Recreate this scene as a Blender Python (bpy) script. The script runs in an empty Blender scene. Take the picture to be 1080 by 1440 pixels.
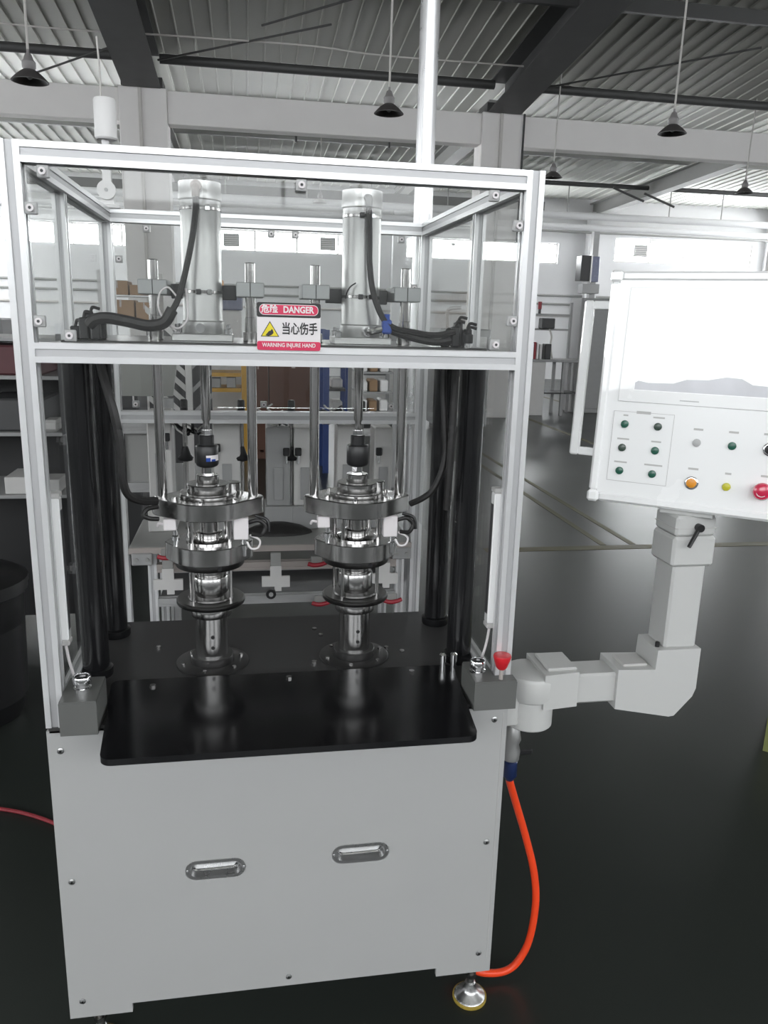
import bpy, bmesh, math, random
from mathutils import Vector, Matrix
random.seed(7)
SC = bpy.context.scene
COL = SC.collection
PI = math.pi

# ------------------------------------------------------------------ camera
cam_d = bpy.data.cameras.new('camera')
cam = bpy.data.objects.new('camera', cam_d)
COL.objects.link(cam)
YAW, PITCH, ROLL = 0.1734, 0.2433, 0.0272
cy_, sy_ = math.cos(YAW), math.sin(YAW)
cp_, sp_ = math.cos(PITCH), math.sin(PITCH)
fwd = Vector((sy_ * cp_, cy_ * cp_, -sp_))
r0 = Vector((cy_, -sy_, 0))
u0 = r0.cross(fwd)
cr_, sr_ = math.cos(ROLL), math.sin(ROLL)
rgt = r0 * cr_ + u0 * sr_
upv = -r0 * sr_ + u0 * cr_
cam.matrix_world = Matrix(((rgt.x, upv.x, -fwd.x, -0.0845), (rgt.y, upv.y, -fwd.y, -1.7342),
                           (rgt.z, upv.z, -fwd.z, 1.9345), (0, 0, 0, 1)))
cam_d.sensor_fit = 'VERTICAL'
cam_d.sensor_height = 36.0
cam_d.lens = 1112.754 / 1440 * 36
cam_d.clip_end = 200
SC.camera = cam

# ------------------------------------------------------------------ world, light, exposure
wd = bpy.data.worlds.new('daylight')
SC.world = wd
wd.use_nodes = True
wd.node_tree.nodes['Background'].inputs[0].default_value = (0.85, 0.92, 1.0, 1)
wd.node_tree.nodes['Background'].inputs[1].default_value = 1.0
SC.view_settings.view_transform = 'Standard'
SC.view_settings.look = 'None'
SC.view_settings.gamma = 1.0
SC.view_settings.use_curve_mapping = False
SC.view_settings.exposure = 0.0
SC.cycles.max_bounces = 8
SC.cycles.transparent_max_bounces = 16
SC.cycles.caustics_reflective = False
SC.cycles.caustics_refractive = False
PANE_FAR, PANE_NEAR, PANE_SIDE, PANE_BAY = 20.0, 6.6, 6.0, 21.0      # pane brightness; side and bay windows are unseen, added as light

# ------------------------------------------------------------------ materials
MATS = {}
def mat(name, col, rough=0.5, metal=0.0, var=0.06, scale=14.0, bump=0.0, coat=0.0, emit=None, estr=0.0, stretch=None, rvar=0.08):
    if name in MATS:
        return MATS[name]
    m = bpy.data.materials.new(name)
    m.use_nodes = True
    nt = m.node_tree
    b = nt.nodes['Principled BSDF']
    b.inputs['Metallic'].default_value = metal
    b.inputs['Coat Weight'].default_value = coat
    tc = nt.nodes.new('ShaderNodeTexCoord')
    nz = nt.nodes.new('ShaderNodeTexNoise')
    nz.inputs['Scale'].default_value = scale
    nz.inputs['Detail'].default_value = 4
    src = tc.outputs['Object']
    if stretch:
        mp = nt.nodes.new('ShaderNodeMapping')
        mp.inputs['Scale'].default_value = stretch
        nt.links.new(src, mp.inputs[0])
        src = mp.outputs[0]
    nt.links.new(src, nz.inputs['Vector'])
    mx = nt.nodes.new('ShaderNodeMix')
    mx.data_type = 'RGBA'
    c0 = [max(0, c * (1 - var)) for c in col]
    c1 = [min(1, c * (1 + var)) for c in col]
    mx.inputs[6].default_value = (*c0, 1)
    mx.inputs[7].default_value = (*c1, 1)
    nt.links.new(nz.outputs['Fac'], mx.inputs[0])
    nt.links.new(mx.outputs[2], b.inputs['Base Color'])
    mr = nt.nodes.new('ShaderNodeMapRange')
    mr.inputs['To Min'].default_value = max(0.02, rough - rvar)
    mr.inputs['To Max'].default_value = min(1, rough + rvar)
    nt.links.new(nz.outputs['Fac'], mr.inputs['Value'])
    nt.links.new(mr.outputs[0], b.inputs['Roughness'])
    if bump:
        bp = nt.nodes.new('ShaderNodeBump')
        bp.inputs['Strength'].default_value = bump
        bp.inputs['Distance'].default_value = 0.01
        nt.links.new(nz.outputs['Fac'], bp.inputs['Height'])
        nt.links.new(bp.outputs[0], b.inputs['Normal'])
    if emit:
        b.inputs['Emission Color'].default_value = (*emit, 1)
        b.inputs['Emission Strength'].default_value = estr
    MATS[name] = m
    return m

def glass_mat(name, tint, haze):
    m = bpy.data.materials.new(name)
    m.use_nodes = True
    nt = m.node_tree
    for n in list(nt.nodes):
        if n.type != 'OUTPUT_MATERIAL':
            nt.nodes.remove(n)
    out = nt.nodes['Material Output']
    tr = nt.nodes.new('ShaderNodeBsdfTransparent')
    tr.inputs[0].default_value = (*tint, 1)
    gl = nt.nodes.new('ShaderNodeBsdfGlossy')
    gl.inputs['Roughness'].default_value = 0.03
    df = nt.nodes.new('ShaderNodeBsdfDiffuse')
    df.inputs[0].default_value = (0.8, 0.8, 0.8, 1)
    nz = nt.nodes.new('ShaderNodeTexNoise')
    nz.inputs['Scale'].default_value = 5
    mr = nt.nodes.new('ShaderNodeMapRange')
    mr.inputs['To Min'].default_value = haze * 0.5
    mr.inputs['To Max'].default_value = haze * 1.5
    nt.links.new(nz.outputs['Fac'], mr.inputs['Value'])
    fw = nt.nodes.new('ShaderNodeLayerWeight')
    fw.inputs['Blend'].default_value = 0.5
    pw = nt.nodes.new('ShaderNodeMath')
    pw.operation = 'POWER'
    pw.inputs[1].default_value = 5.0
    nt.links.new(fw.outputs['Facing'], pw.inputs[0])
    fr = nt.nodes.new('ShaderNodeMapRange')
    fr.inputs['To Min'].default_value = 0.025
    fr.inputs['To Max'].default_value = 0.5
    nt.links.new(pw.outputs[0], fr.inputs['Value'])
    m1 = nt.nodes.new('ShaderNodeMixShader')
    m2 = nt.nodes.new('ShaderNodeMixShader')
    nt.links.new(mr.outputs[0], m1.inputs[0])
    nt.links.new(tr.outputs[0], m1.inputs[1])
    nt.links.new(df.outputs[0], m1.inputs[2])
    nt.links.new(fr.outputs[0], m2.inputs[0])
    nt.links.new(m1.outputs[0], m2.inputs[1])
    nt.links.new(gl.outputs[0], m2.inputs[2])
    nt.links.new(m2.outputs[0], out.inputs[0])
    return m

M_WALL = mat('wall_paint', (0.68, 0.68, 0.69), 0.8, var=0.03, scale=2)
M_CONC = mat('beam_paint', (0.72, 0.70, 0.69), 0.8, var=0.04, scale=3)
M_CEIL2 = mat('lit_roof_sheet', (0.80, 0.80, 0.76), 0.45, var=0.06, scale=1.2)  # same roof sheet, the far bay's light put into its colour
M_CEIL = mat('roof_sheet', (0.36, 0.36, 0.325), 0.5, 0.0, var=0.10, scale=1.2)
M_STEELD = mat('rafter_paint', (0.06, 0.06, 0.06), 0.5, var=0.12, scale=4)
M_STEELG = mat('grey_steel_paint', (0.30, 0.30, 0.29), 0.5, var=0.08, scale=4)
M_BEAMG = mat('dark_grey_beam_paint', (0.13, 0.13, 0.125), 0.5, var=0.1, scale=4)
M_FLOOR = mat('epoxy_floor', (0.022, 0.026, 0.023), 0.30, var=0.15, scale=1.5, rvar=0.03)
M_LINE = mat('yellow_line_paint', (0.085, 0.075, 0.03), 0.5, var=0.3, scale=6)
M_ALU = mat('anodised_aluminium', (0.76, 0.76, 0.77), 0.32, 0.4, var=0.02, scale=30)
M_POLE = mat('pole_aluminium', (0.60, 0.60, 0.61), 0.30, 0.75, var=0.02, scale=20)
M_GROOVE = mat('slot_cover_grey', (0.50, 0.50, 0.51), 0.45, 0.3, var=0.02)  # grey of the T-slot cover strip in the groove
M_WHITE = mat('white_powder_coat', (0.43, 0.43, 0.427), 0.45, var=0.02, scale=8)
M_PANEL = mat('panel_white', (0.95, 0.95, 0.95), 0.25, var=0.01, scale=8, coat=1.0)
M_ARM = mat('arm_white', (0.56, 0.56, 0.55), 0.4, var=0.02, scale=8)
M_STEEL = mat('polished_steel', (0.50, 0.49, 0.485), 0.15, 1.0, var=0.04, scale=8, rvar=0.03)
M_TURN = mat('turned_steel', (0.42, 0.415, 0.41), 0.22, 1.0, var=0.04, scale=6, rvar=0.03)
M_DTURN = mat('dark_turned_steel', (0.15, 0.147, 0.145), 0.3, 1.0, var=0.08, scale=6, rvar=0.04)
M_CHROME = mat('chrome', (0.85, 0.85, 0.86), 0.07, 1.0, var=0.01)
M_BARREL = mat('cylinder_aluminium', (0.50, 0.50, 0.495), 0.38, 0.8, var=0.02, scale=20)
M_GREYAL = mat('grey_block', (0.36, 0.37, 0.37), 0.5, 0.3, var=0.04)
M_DPLATE = mat('dark_flange_steel', (0.10, 0.098, 0.098), 0.3, 0.8, var=0.1, scale=6)
M_PLATE = mat('dark_table_steel', (0.045, 0.044, 0.044), 0.48, 0.0, var=0.12, scale=5, rvar=0.05)
M_BLACK = mat('black_plastic', (0.012, 0.012, 0.013), 0.4, var=0.2)
M_GLOSSB = mat('black_acrylic', (0.006, 0.006, 0.007), 0.16, var=0.2, rvar=0.04)
M_COLB = mat('black_chrome_column', (0.010, 0.010, 0.011), 0.2, 0.0, var=0.2, rvar=0.05)
M_RUB = mat('black_rubber', (0.014, 0.013, 0.013), 0.5, var=0.3, scale=60, bump=0.2)
M_BOX = mat('grey_button_box', (0.125, 0.127, 0.122), 0.45, var=0.04)
M_RED = mat('red_plastic', (0.62, 0.02, 0.03), 0.35, var=0.05)
M_REDT = mat('clamp_red', (0.33, 0.015, 0.03), 0.4, var=0.08)
M_REDD = mat('dull_red_plastic', (0.25, 0.02, 0.03), 0.5, var=0.1)
M_SIGNR = mat('sign_red', (0.66, 0.03, 0.10), 0.4, var=0.03)
M_SIGNW = mat('sign_white', (0.78, 0.74, 0.75), 0.4, var=0.02)
M_SIGNB = mat('sign_black', (0.02, 0.018, 0.018), 0.45, var=0.1)
M_SIGNY = mat('sign_yellow', (0.80, 0.66, 0.02), 0.4, var=0.05)
M_HOSE = mat('orange_hose', (0.95, 0.075, 0.02), 0.35, var=0.04)
M_BLUE = mat('blue_plastic', (0.02, 0.07, 0.35), 0.35, var=0.08)
M_DBLUE = mat('dark_blue_plastic', (0.012, 0.025, 0.09), 0.35, var=0.08)
M_GREEN = mat('dark_green_lens', (0.015, 0.10, 0.065), 0.25, var=0.15)
M_GREEND = mat('grey_green_lens', (0.04, 0.065, 0.05), 0.25, var=0.15)
M_ORANGE = mat('orange_lens', (0.78, 0.30, 0.02), 0.3, var=0.08)
M_YELLOW = mat('yellow_green_lens', (0.55, 0.52, 0.03), 0.3, var=0.08)
M_PINK = mat('red_mushroom', (0.60, 0.02, 0.07), 0.2, var=0.05, coat=0.5)
M_GREYL = mat('grey_lens', (0.45, 0.45, 0.45), 0.3, var=0.05)
M_PRINT = mat('grey_print', (0.52, 0.52, 0.52), 0.6, var=0.1)
M_CARD = mat('cardboard', (0.30, 0.19, 0.11), 0.85, var=0.12, scale=5)
M_CARDD = mat('brown_cardboard', (0.105, 0.052, 0.036), 0.85, var=0.15, scale=5)
M_RACKY = mat('yellow_rack_paint', (0.45, 0.25, 0.03), 0.5, var=0.08)
M_RACKB = mat('blue_rack_paint', (0.015, 0.04, 0.16), 0.5, var=0.1)
M_DARKM = mat('dark_machine_paint', (0.05, 0.05, 0.052), 0.5, var=0.15)
M_GREYM = mat('machine_grey', (0.28, 0.28, 0.28), 0.5, var=0.06)
M_LGREY = mat('light_grey_paint', (0.52, 0.51, 0.50), 0.5, var=0.05)
M_MOD = mat('module_white', (0.58, 0.57, 0.56), 0.5, var=0.04)
M_BGREY = mat('bench_grey', (0.33, 0.33, 0.33), 0.5, var=0.06)
M_BEIGE = mat('beige_rail', (0.38, 0.34, 0.32), 0.5, var=0.06)
M_REDB = mat('maroon_bin', (0.09, 0.03, 0.035), 0.6, var=0.2)
M_OLIVE = mat('olive_crate', (0.20, 0.22, 0.08), 0.5, var=0.1)
M_LAMP = mat('lamp_shade_enamel', (0.06, 0.055, 0.055), 0.4, var=0.1)
M_LAMPN = mat('lamp_neck_cast', (0.22, 0.21, 0.21), 0.5, var=0.1)
M_WIRE = mat('pale_wire', (0.50, 0.48, 0.46), 0.6, var=0.1)
M_TOWER = mat('tower_white', (0.74, 0.73, 0.73), 0.45, var=0.02)
M_FOOTY = mat('yellow_rubber', (0.36, 0.26, 0.04), 0.6, var=0.15)
M_BRASS = mat('brushed_chrome', (0.5, 0.5, 0.5), 0.28, 1.0, var=0.06)
M_SCREEN = mat('screen_glare_glow', (0.75, 0.75, 0.75), 0.12, var=0.02, emit=(1, 1, 1), estr=0.30)  # glow stands in for the window glare mirrored on the screen
M_SCREENG = mat('painted_reflection_grey', (0.42, 0.42, 0.45), 0.12, var=0.35, scale=9, emit=(0.7, 0.72, 0.75), estr=0.22)  # colour of the painted reflection low on the screen
M_MON = mat('monitor_face', (0.10, 0.11, 0.18), 0.25, var=0.2)
M_ACRYL = glass_mat('acrylic_sheet', (0.96, 0.965, 0.96), 0.014)
def pane_mat(name, s):
    return mat(name, (0.8, 0.8, 0.8), 0.3, emit=(0.95, 0.98, 1.0), estr=s)
M_PANEF = pane_mat('daylit_pane_far', PANE_FAR)
M_PANEN = pane_mat('daylit_pane_near', PANE_NEAR)
M_PANEB = pane_mat('added_bay_light_pane', PANE_BAY)  # glowing panes of the added side windows, to brighten the far bay
M_PANES = pane_mat('added_side_light_pane', PANE_SIDE)  # glowing panes of the added side windows along the near bay

# ------------------------------------------------------------------ mesh builder
class G:
    def __init__(s):
        s.V, s.F = [], []
    def add(s, vs, fs):
        o = len(s.V)
        s.V += [tuple(v) for v in vs]
        s.F += [tuple(i + o for i in f) for f in fs]
        return s
    def box(s, x0, x1, y0, y1, z0, z1, c=0.0):
        if x0 > x1: x0, x1 = x1, x0
        if y0 > y1: y0, y1 = y1, y0
        if z0 > z1: z0, z1 = z1, z0
        lo, hi = (x0, y0, z0), (x1, y1, z1)
        if c <= 0:
            vs = [(lo[0] if not i & 1 else hi[0], lo[1] if not i & 2 else hi[1], lo[2] if not i & 4 else hi[2]) for i in range(8)]
            return s.add(vs, [(0, 2, 3, 1), (4, 5, 7, 6), (0, 1, 5, 4), (2, 6, 7, 3), (0, 4, 6, 2), (1, 3, 7, 5)])
        vs, ix = [], {}
        for sx in (0, 1):
            for sy in (0, 1):
                for sz in (0, 1):
                    sg = (sx, sy, sz)
                    for a in range(3):
                        v = [0, 0, 0]
                        for k in range(3):
                            full = hi[k] if sg[k] else lo[k]
                            v[k] = full if k == a else full + (-c if sg[k] else c)
                        ix[(sg, a)] = len(vs)
                        vs.append(v)
        fs = []
        for a in range(3):
            b, d = (a + 1) % 3, (a + 2) % 3
            for sa in (0, 1):
                q = []
                for sb, sd in ((0, 0), (1, 0), (1, 1), (0, 1)):
                    sg = [0, 0, 0]; sg[a] = sa; sg[b] = sb; sg[d] = sd
                    q.append(ix[(tuple(sg), a)])
                fs.append(tuple(q))
            for sb in (0, 1):                      # edges along axis a between faces b and d
                for sd in (0, 1):
                    q = []
                    for sa, f in ((0, b), (1, b), (1, d), (0, d)):
                        sg = [0, 0, 0]; sg[a] = sa; sg[b] = sb; sg[d] = sd
                        q.append(ix[(tuple(sg), f)])
                    fs.append(tuple(q))
        for sx in (0, 1):
            for sy in (0, 1):
                for sz in (0, 1):
                    fs.append(tuple(ix[((sx, sy, sz), a)] for a in range(3)))
        return s.add(vs, fs)
    def cyl(s, p0, p1, r, r1=None, n=20):
        r1 = r if r1 is None else r1
        p0, p1 = Vector(p0), Vector(p1)
        d = (p1 - p0).normalized()
        a = d.orthogonal().normalized()
        b = d.cross(a)
        vs = []
        for p, rr in ((p0, r), (p1, r1)):
            for i in range(n):
                t = 2 * PI * (i + 0.5) / n
                vs.append(p + (a * math.cos(t) + b * math.sin(t)) * rr)
        fs = [(i, (i + 1) % n, n + (i + 1) % n, n + i) for i in range(n)]
        fs += [tuple(range(n)), tuple(range(n, 2 * n))]
        return s.add(vs, fs)
    def lathe(s, x, y, prof, n=32, M=None):
        vs, fs = [], []
        for r, z in prof:
            for i in range(n):
                t = 2 * PI * (i + 0.5) / n
                vs.append(Vector((x + r * math.cos(t), y + r * math.sin(t), z)))
        k = len(prof)
        for j in range(k - 1):
            for i in range(n):
                fs.append((j * n + i, j * n + (i + 1) % n, (j + 1) * n + (i + 1) % n, (j + 1) * n + i))
        fs += [tuple(range(n)), tuple(range((k - 1) * n, k * n))]
        if M is not None:
            vs = [M @ v for v in vs]
        return s.add(vs, fs)
    def ring(s, x, y, z, R, r, n=28, m=8):
        vs, fs = [], []
        for i in range(n):
            t = 2 * PI * i / n
            for j in range(m):
                p = 2 * PI * j / m
                q = R + r * math.cos(p)
                vs.append((x + q * math.cos(t), y + q * math.sin(t), z + r * math.sin(p)))
        for i in range(n):
            for j in range(m):
                fs.append((i * m + j, i * m + (j + 1) % m, ((i + 1) % n) * m + (j + 1) % m, ((i + 1) % n) * m + j))
        return s.add(vs, fs)
    def tube(s, pts, r, n=8, sub=6):
        P = [Vector(p) for p in pts]
        Q = []
        if len(P) > 2 and sub > 1:
            for i in range(len(P) - 1):
                a = P[i - 1] if i else P[0] * 2 - P[1]
                b, c = P[i], P[i + 1]
                d = P[i + 2] if i + 2 < len(P) else P[-1] * 2 - P[-2]
                for k in range(sub):
                    t = k / sub
                    Q.append(0.5 * ((2 * b) + (c - a) * t + (2 * a - 5 * b + 4 * c - d) * t * t + (3 * b - a - 3 * c + d) * t ** 3))
            Q.append(P[-1])
        else:
            Q = P
        d = (Q[1] - Q[0]).normalized()
        a = d.orthogonal().normalized()
        vs, fs = [], []
        for i, q in enumerate(Q):
            t = (Q[min(i + 1, len(Q) - 1)] - Q[max(i - 1, 0)]).normalized()
            a = (a - t * a.dot(t)).normalized()
            b = t.cross(a)
            for j in range(n):
                w = 2 * PI * j / n
                vs.append(q + (a * math.cos(w) + b * math.sin(w)) * r)
        for i in range(len(Q) - 1):
            for j in range(n):
                fs.append((i * n + j, i * n + (j + 1) % n, (i + 1) * n + (j + 1) % n, (i + 1) * n + j))
        fs += [tuple(range(n)), tuple(range((len(Q) - 1) * n, len(Q) * n))]
        return s.add(vs, fs)
    def prism(s, poly, ax, a0, a1):
        # poly in the two other axes, in xyz order
        n = len(poly)
        vs = []
        for a in (a0, a1):
            for p, q in poly:
                vs.append({'x': (a, p, q), 'y': (p, a, q), 'z': (p, q, a)}[ax])
        fs = [(i, (i + 1) % n, n + (i + 1) % n, n + i) for i in range(n)]
        fs += [tuple(range(n)), tuple(range(n, 2 * n))]
        return s.add(vs, fs)

ORG = {}
def build(name, g, m, parent=None, local=False, ang=35):
    me = bpy.data.meshes.new(name)
    off = Vector((0, 0, 0)) if (local or parent is None) else ORG[parent.name]
    me.from_pydata([Vector(v) - off for v in g.V], [], g.F)
    bm = bmesh.new()
    bm.from_mesh(me)
    bmesh.ops.recalc_face_normals(bm, faces=bm.faces)
    bm.to_mesh(me)
    bm.free()
    me.shade_smooth()
    me.set_sharp_from_angle(angle=math.radians(ang))
    me.materials.append(m)
    o = bpy.data.objects.new(name, me)
    COL.objects.link(o)
    if parent is not None:
        o.parent = parent
        ORG[o.name] = off
    return o

def thing(name, label, cat, loc, group=None, M=None):
    o = bpy.data.objects.new(name, None)
    o.empty_display_size = 0.1
    COL.objects.link(o)
    if M is not None:
        o.matrix_world = M
    o.location = loc
    o['label'] = label
    o['category'] = cat
    if group:
        o['group'] = group
    ORG[o.name] = Vector(loc)
    return o

def single(o, label, cat, group=None):
    # a thing that is one mesh: put its origin at its base centre
    vs = [v.co.copy() for v in o.data.vertices]
    c = sum(vs, Vector()) / len(vs)
    c.z = min(v.z for v in vs)
    o.data.transform(Matrix.Translation(-c))
    o.location = c
    ORG[o.name] = c
    o['label'] = label
    o['category'] = cat
    if group:
        o['group'] = group
    return o

def struct(name, g, m, ang=35):
    o = build(name, g, m, None, ang=ang)
    o['kind'] = 'structure'
    ORG[o.name] = Vector((0, 0, 0))
    return o

def B(*a, c=0.0):
    return G().box(*a, c=c)

def slot_profile(s=0.04, w=0.011, d=0.006):
    h = s / 2
    k = w / 2
    base = [(-h, -h), (-k, -h), (-k, -h + d), (k, -h + d), (k, -h), (h, -h)]
    out = []
    for q in range(4):
        ca, sa = [(1, 0), (0, 1), (-1, 0), (0, -1)][q]
        for (x, y) in base[:-1]:
            out.append((x * ca - y * sa, x * sa + y * ca))
    return out

def profile(ax, c, a0, a1, s=0.04, parent=None, name='rail', m=None):
    """slotted square aluminium extrusion along axis ax; c = centre in the two other axes"""
    poly = [(p + c[0], q + c[1]) for p, q in slot_profile(s, w=s * 0.38, d=s * 0.10)]
    o = build(name, G().prism(poly, ax, a0, a1), m or M_ALU, parent, ang=20)
    if m is None:
        o.data.materials.append(M_GROOVE)
        for i, p in enumerate(o.data.polygons):
            if i < 20 and i % 5 == 2:
                p.material_index = 1
    return o

def text_mesh(body, size, m, parent, M, name='lettering', bold=0.0, depth=0.0004, squash=1.0):
    cu = bpy.data.curves.new(name, 'FONT')
    cu.body = body
    cu.size = size
    cu.align_x = 'CENTER'
    cu.align_y = 'CENTER'
    cu.offset = bold
    cu.extrude = depth
    cu.resolution_u = 3
    tmp = bpy.data.objects.new(name, cu)
    COL.objects.link(tmp)
    dg = bpy.context.evaluated_depsgraph_get()
    dg.update()
    me = bpy.data.meshes.new_from_object(tmp.evaluated_get(dg))
    bpy.data.objects.remove(tmp)
    me.name = name
    me.transform(Matrix.Diagonal((squash, 1, 1, 1)))
    me.transform(M)
    me.materials.clear()
    me.materials.append(m)
    o = bpy.data.objects.new(name, me)
    COL.objects.link(o)
    o.parent = parent
    return o
FRONT = Matrix.Rotation(PI / 2, 4, 'X')        # text plane facing -Y

# ================================================================== THE HALL
YC, YF = 13.6, 24.0           # column row, far wall
XL, XR, YB = -12.0, 20.0, -9.0
COLX = (-8.2, -1.78, 4.63, 11.05, 17.5)
def roof(y):
    return 6.15 + 0.095 * (YC - y) if y < YC else 6.15 - 0.04 * (y - YC)
struct('floor', B(XL, XR, YB, YF, -0.1, 0.0), M_FLOOR)
# roof sheets: ribbed steel, ribs running down the slope
g = G()
def corr(y0, y1):
    pr = []
    x = XL
    while x < XR:
        pr += [(x, 0), (x + 0.215, 0), (x + 0.225, -0.024), (x + 0.245, -0.024), (x + 0.255, 0)]
        x += 0.28
    n = len(pr)
    vs = []
    for y in (y0, y1):
        vs += [(px, y, roof(y) + pz) for px, pz in pr]
    for y in (y0, y1):
        vs += [(px, y, roof(y) + 0.08) for px, pz in pr]
    fs = [(i, i + 1, n + i + 1, n + i) for i in range(n - 1)]
    fs += [(2 * n + i, 2 * n + i + 1, 3 * n + i + 1, 3 * n + i) for i in range(n - 1)]
    g.add(vs, fs)
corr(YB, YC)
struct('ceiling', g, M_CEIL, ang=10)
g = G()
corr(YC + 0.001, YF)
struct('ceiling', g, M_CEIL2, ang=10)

# walls, each with openings for its windows
def wall_x(name, y0, y1, z1, wins):
    """wall across X at depth y0..y1 with window openings (xa,xb,za,zb)"""
    g = G()
    xs = XL
    for xa, xb, za, zb in wins:
        g.box(xs, xa, y0, y1, 0, z1)
        g.box(xa, xb, y0, y1, 0, za)
        g.box(xa, xb, y0, y1, zb, z1)
        xs = xb
    g.box(xs, XR, y0, y1, 0, z1)
    return struct(name, g, M_WALL)
FARW = [(-7.9, -2.3, 3.72, 4.36), (-1.1, 4.05, 3.72, 4.36), (4.9, 9.95, 3.72, 4.36), (11.9, 16.9, 3.85, 4.62)]
wall_x('wall_back', YF, YF + 0.25, roof(YF) + 0.1, FARW)
NEARW = [(-10.5, -2.6, 3.1, 6.8), (-1.6, 2.4, 3.2, 6.6), (3.6, 9.6, 3.2, 6.6), (11.2, 17.5, 3.2, 6.6)]
wall_x('wall_front', YB - 0.25, YB, roof(YB) + 0.1, NEARW)
def wall_y(name, x0, x1, wins):
    g = G()
    zt = roof(YB) + 0.1
    ys = YB
    for ya, yb, za, zb in wins:
        g.box(x0, x1, ys, ya, 0, zt)
        g.box(x0, x1, ya, yb, 0, za)
        g.box(x0, x1, ya, yb, zb, zt)
        ys = yb
    g.box(x0, x1, ys, YF, 0, zt)
    return struct(name, g, M_WALL)
ADDED_SIDEW = [(-6.0, -1.0, 2.2, 5.0), (1.0, 6.0, 2.2, 5.0), (8.0, 12.5, 2.2, 5.0), (15.0, 22.0, 2.4, 5.0)]  # unseen windows added to both side walls for lateral light
wall_y('wall_left', XL - 0.25, XL, ADDED_SIDEW)
wall_y('wall_right', XR, XR + 0.25, ADDED_SIDEW)

WN = [0]
def window_x(xa, xb, za, zb, yg, inner, pm, nmul):
    WN[0] += 1
    g = G()
    t = 0.05
    y0, y1 = min(yg, inner), max(yg, inner)
    fr = struct('window_%d' % WN[0], B(xa, xb, yg - 0.02, yg + 0.02, za, za + t), M_LGREY)
    build('frame', B(xa, xb, yg - 0.02, yg + 0.02, zb - t, zb), M_LGREY, fr)
    for k in range(nmul + 2):
        x = xa + (xb - xa - t) * k / (nmul + 1)
        build('mullion', B(x, x + t, yg - 0.02, yg + 0.02, za + t, zb - t), M_LGREY, fr)
    for k in range(nmul + 1):
        a = xa + (xb - xa - t) * k / (nmul + 1) + t
        b = xa + (xb - xa - t) * (k + 1) / (nmul + 1)
        build('pane', B(a, b, yg - 0.005, yg + 0.005, za + t, zb - t), pm, fr)
def added_window_y(ya, yb, za, zb, xg, pm, nmul):  # builds one of the added, unseen side windows
    WN[0] += 1
    t = 0.05
    fr = struct('window_%d' % WN[0], B(xg - 0.02, xg + 0.02, ya, yb, za, za + t), M_LGREY)
    build('frame', B(xg - 0.02, xg + 0.02, ya, yb, zb - t, zb), M_LGREY, fr)
    for k in range(nmul + 2):
        y = ya + (yb - ya - t) * k / (nmul + 1)
        build('mullion', B(xg - 0.02, xg + 0.02, y, y + t, za + t, zb - t), M_LGREY, fr)
    for k in range(nmul + 1):
        a = ya + (yb - ya - t) * k / (nmul + 1) + t
        b = ya + (yb - ya - t) * (k + 1) / (nmul + 1)
        build('pane', B(xg - 0.005, xg + 0.005, a, b, za + t, zb - t), pm, fr)
for w in FARW: window_x(*w, YF + 0.1, YF, M_PANEF, 3)
for w in NEARW: window_x(*w, YB - 0.1, YB, M_PANEN, 3)
for w in ADDED_SIDEW:
    added_window_y(*w, XL - 0.1, M_PANES if w[0] < 14 else M_PANEB, 3)
    added_window_y(*w, XR + 0.1, M_PANES if w[0] < 14 else M_PANEB, 3)

# columns, band beams, rafters, struts: all part of the building
TN = [0]
def trim(g, m, ang=35):
    TN[0] += 1
    return struct('trim_%d' % TN[0], g, m, ang)
for x in COLX:
    wl = 0.40
    trim(B(x - wl, x + wl, YC - 0.05, YC + 0.45, 0, 5.60, c=0.01), M_CONC)
    trim(B(x - 0.07, x - 0.02, YC - 0.10, YC - 0.05, 0, 5.62), M_WIRE)          # cable duct on the column
for a, b in zip((XL,) + tuple(c + 0.40 for c in COLX), tuple(c - 0.40 for c in COLX) + (XR,)):
    trim(B(a, b, YC, YC + 0.30, 5.05, 5.58, c=0.01), M_CONC)
trim(B(5.0, 5.03, YC - 0.09, YC - 0.06, 3.0, 5.6), M_BLACK)
def rafter(x, y0, y1, zb0, zb1, w, d, m):
    t = 0.03
    g = G()
    def bar(xa, xb, da, db):
        vs = []
        for y, zb in ((y0, zb0), (y1, zb1)):
            vs += [(xa, y, zb + da), (xb, y, zb + da), (xb, y, zb + db), (xa, y, zb + db)]
        g.add(vs, [(0, 1, 2, 3), (4, 5, 6, 7), (0, 1, 5, 4), (1, 2, 6, 5), (2, 3, 7, 6), (3, 0, 4, 7)])
    bar(x - w / 2, x + w / 2, 0, t)
    bar(x - t, x + t, t, d - t)
    bar(x - w / 2, x + w / 2, d - t, d)
    return trim(g, m)
for x in COLX:
    dd = 0.52
    rafter(x, YB, YC - 0.1, roof(YB) - 0.05 - dd, roof(YC) - 0.05 - dd, 0.62, dd, M_STEELD)
    rafter(x, YC + 0.45, YF, roof(YC) - 0.1 - dd, roof(YF) - 0.1 - 0.42, 0.30, 0.40, M_STEELG)
    trim(B(x - 0.34, x + 0.34, YC - 0.10, YC + 0.45, 5.60, 5.75), M_STEELD)
    trim(B(x - 0.2, x + 0.2, YF - 0.3, YF, 0, roof(YF) - 0.4), M_WALL)
for a, b in zip(COLX[:-1], COLX[1:]):                                      # eaves struts between the rafters
    trim(G().cyl((a + 0.35, YC - 0.5, 5.93), (b - 0.35, YC - 0.5, 5.93), 0.075, n=14), M_STEELD)
    trim(G().cyl((a + 0.2, 20.0, 5.52), (b - 0.2, 20.0, 5.52), 0.06, n=12), M_STEELD)
for y in (16.2, 18.2):
    trim(B(XL, XR, y, y + 0.08, roof(y) - 0.14, roof(y) - 0.05), M_STEELG)
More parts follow.
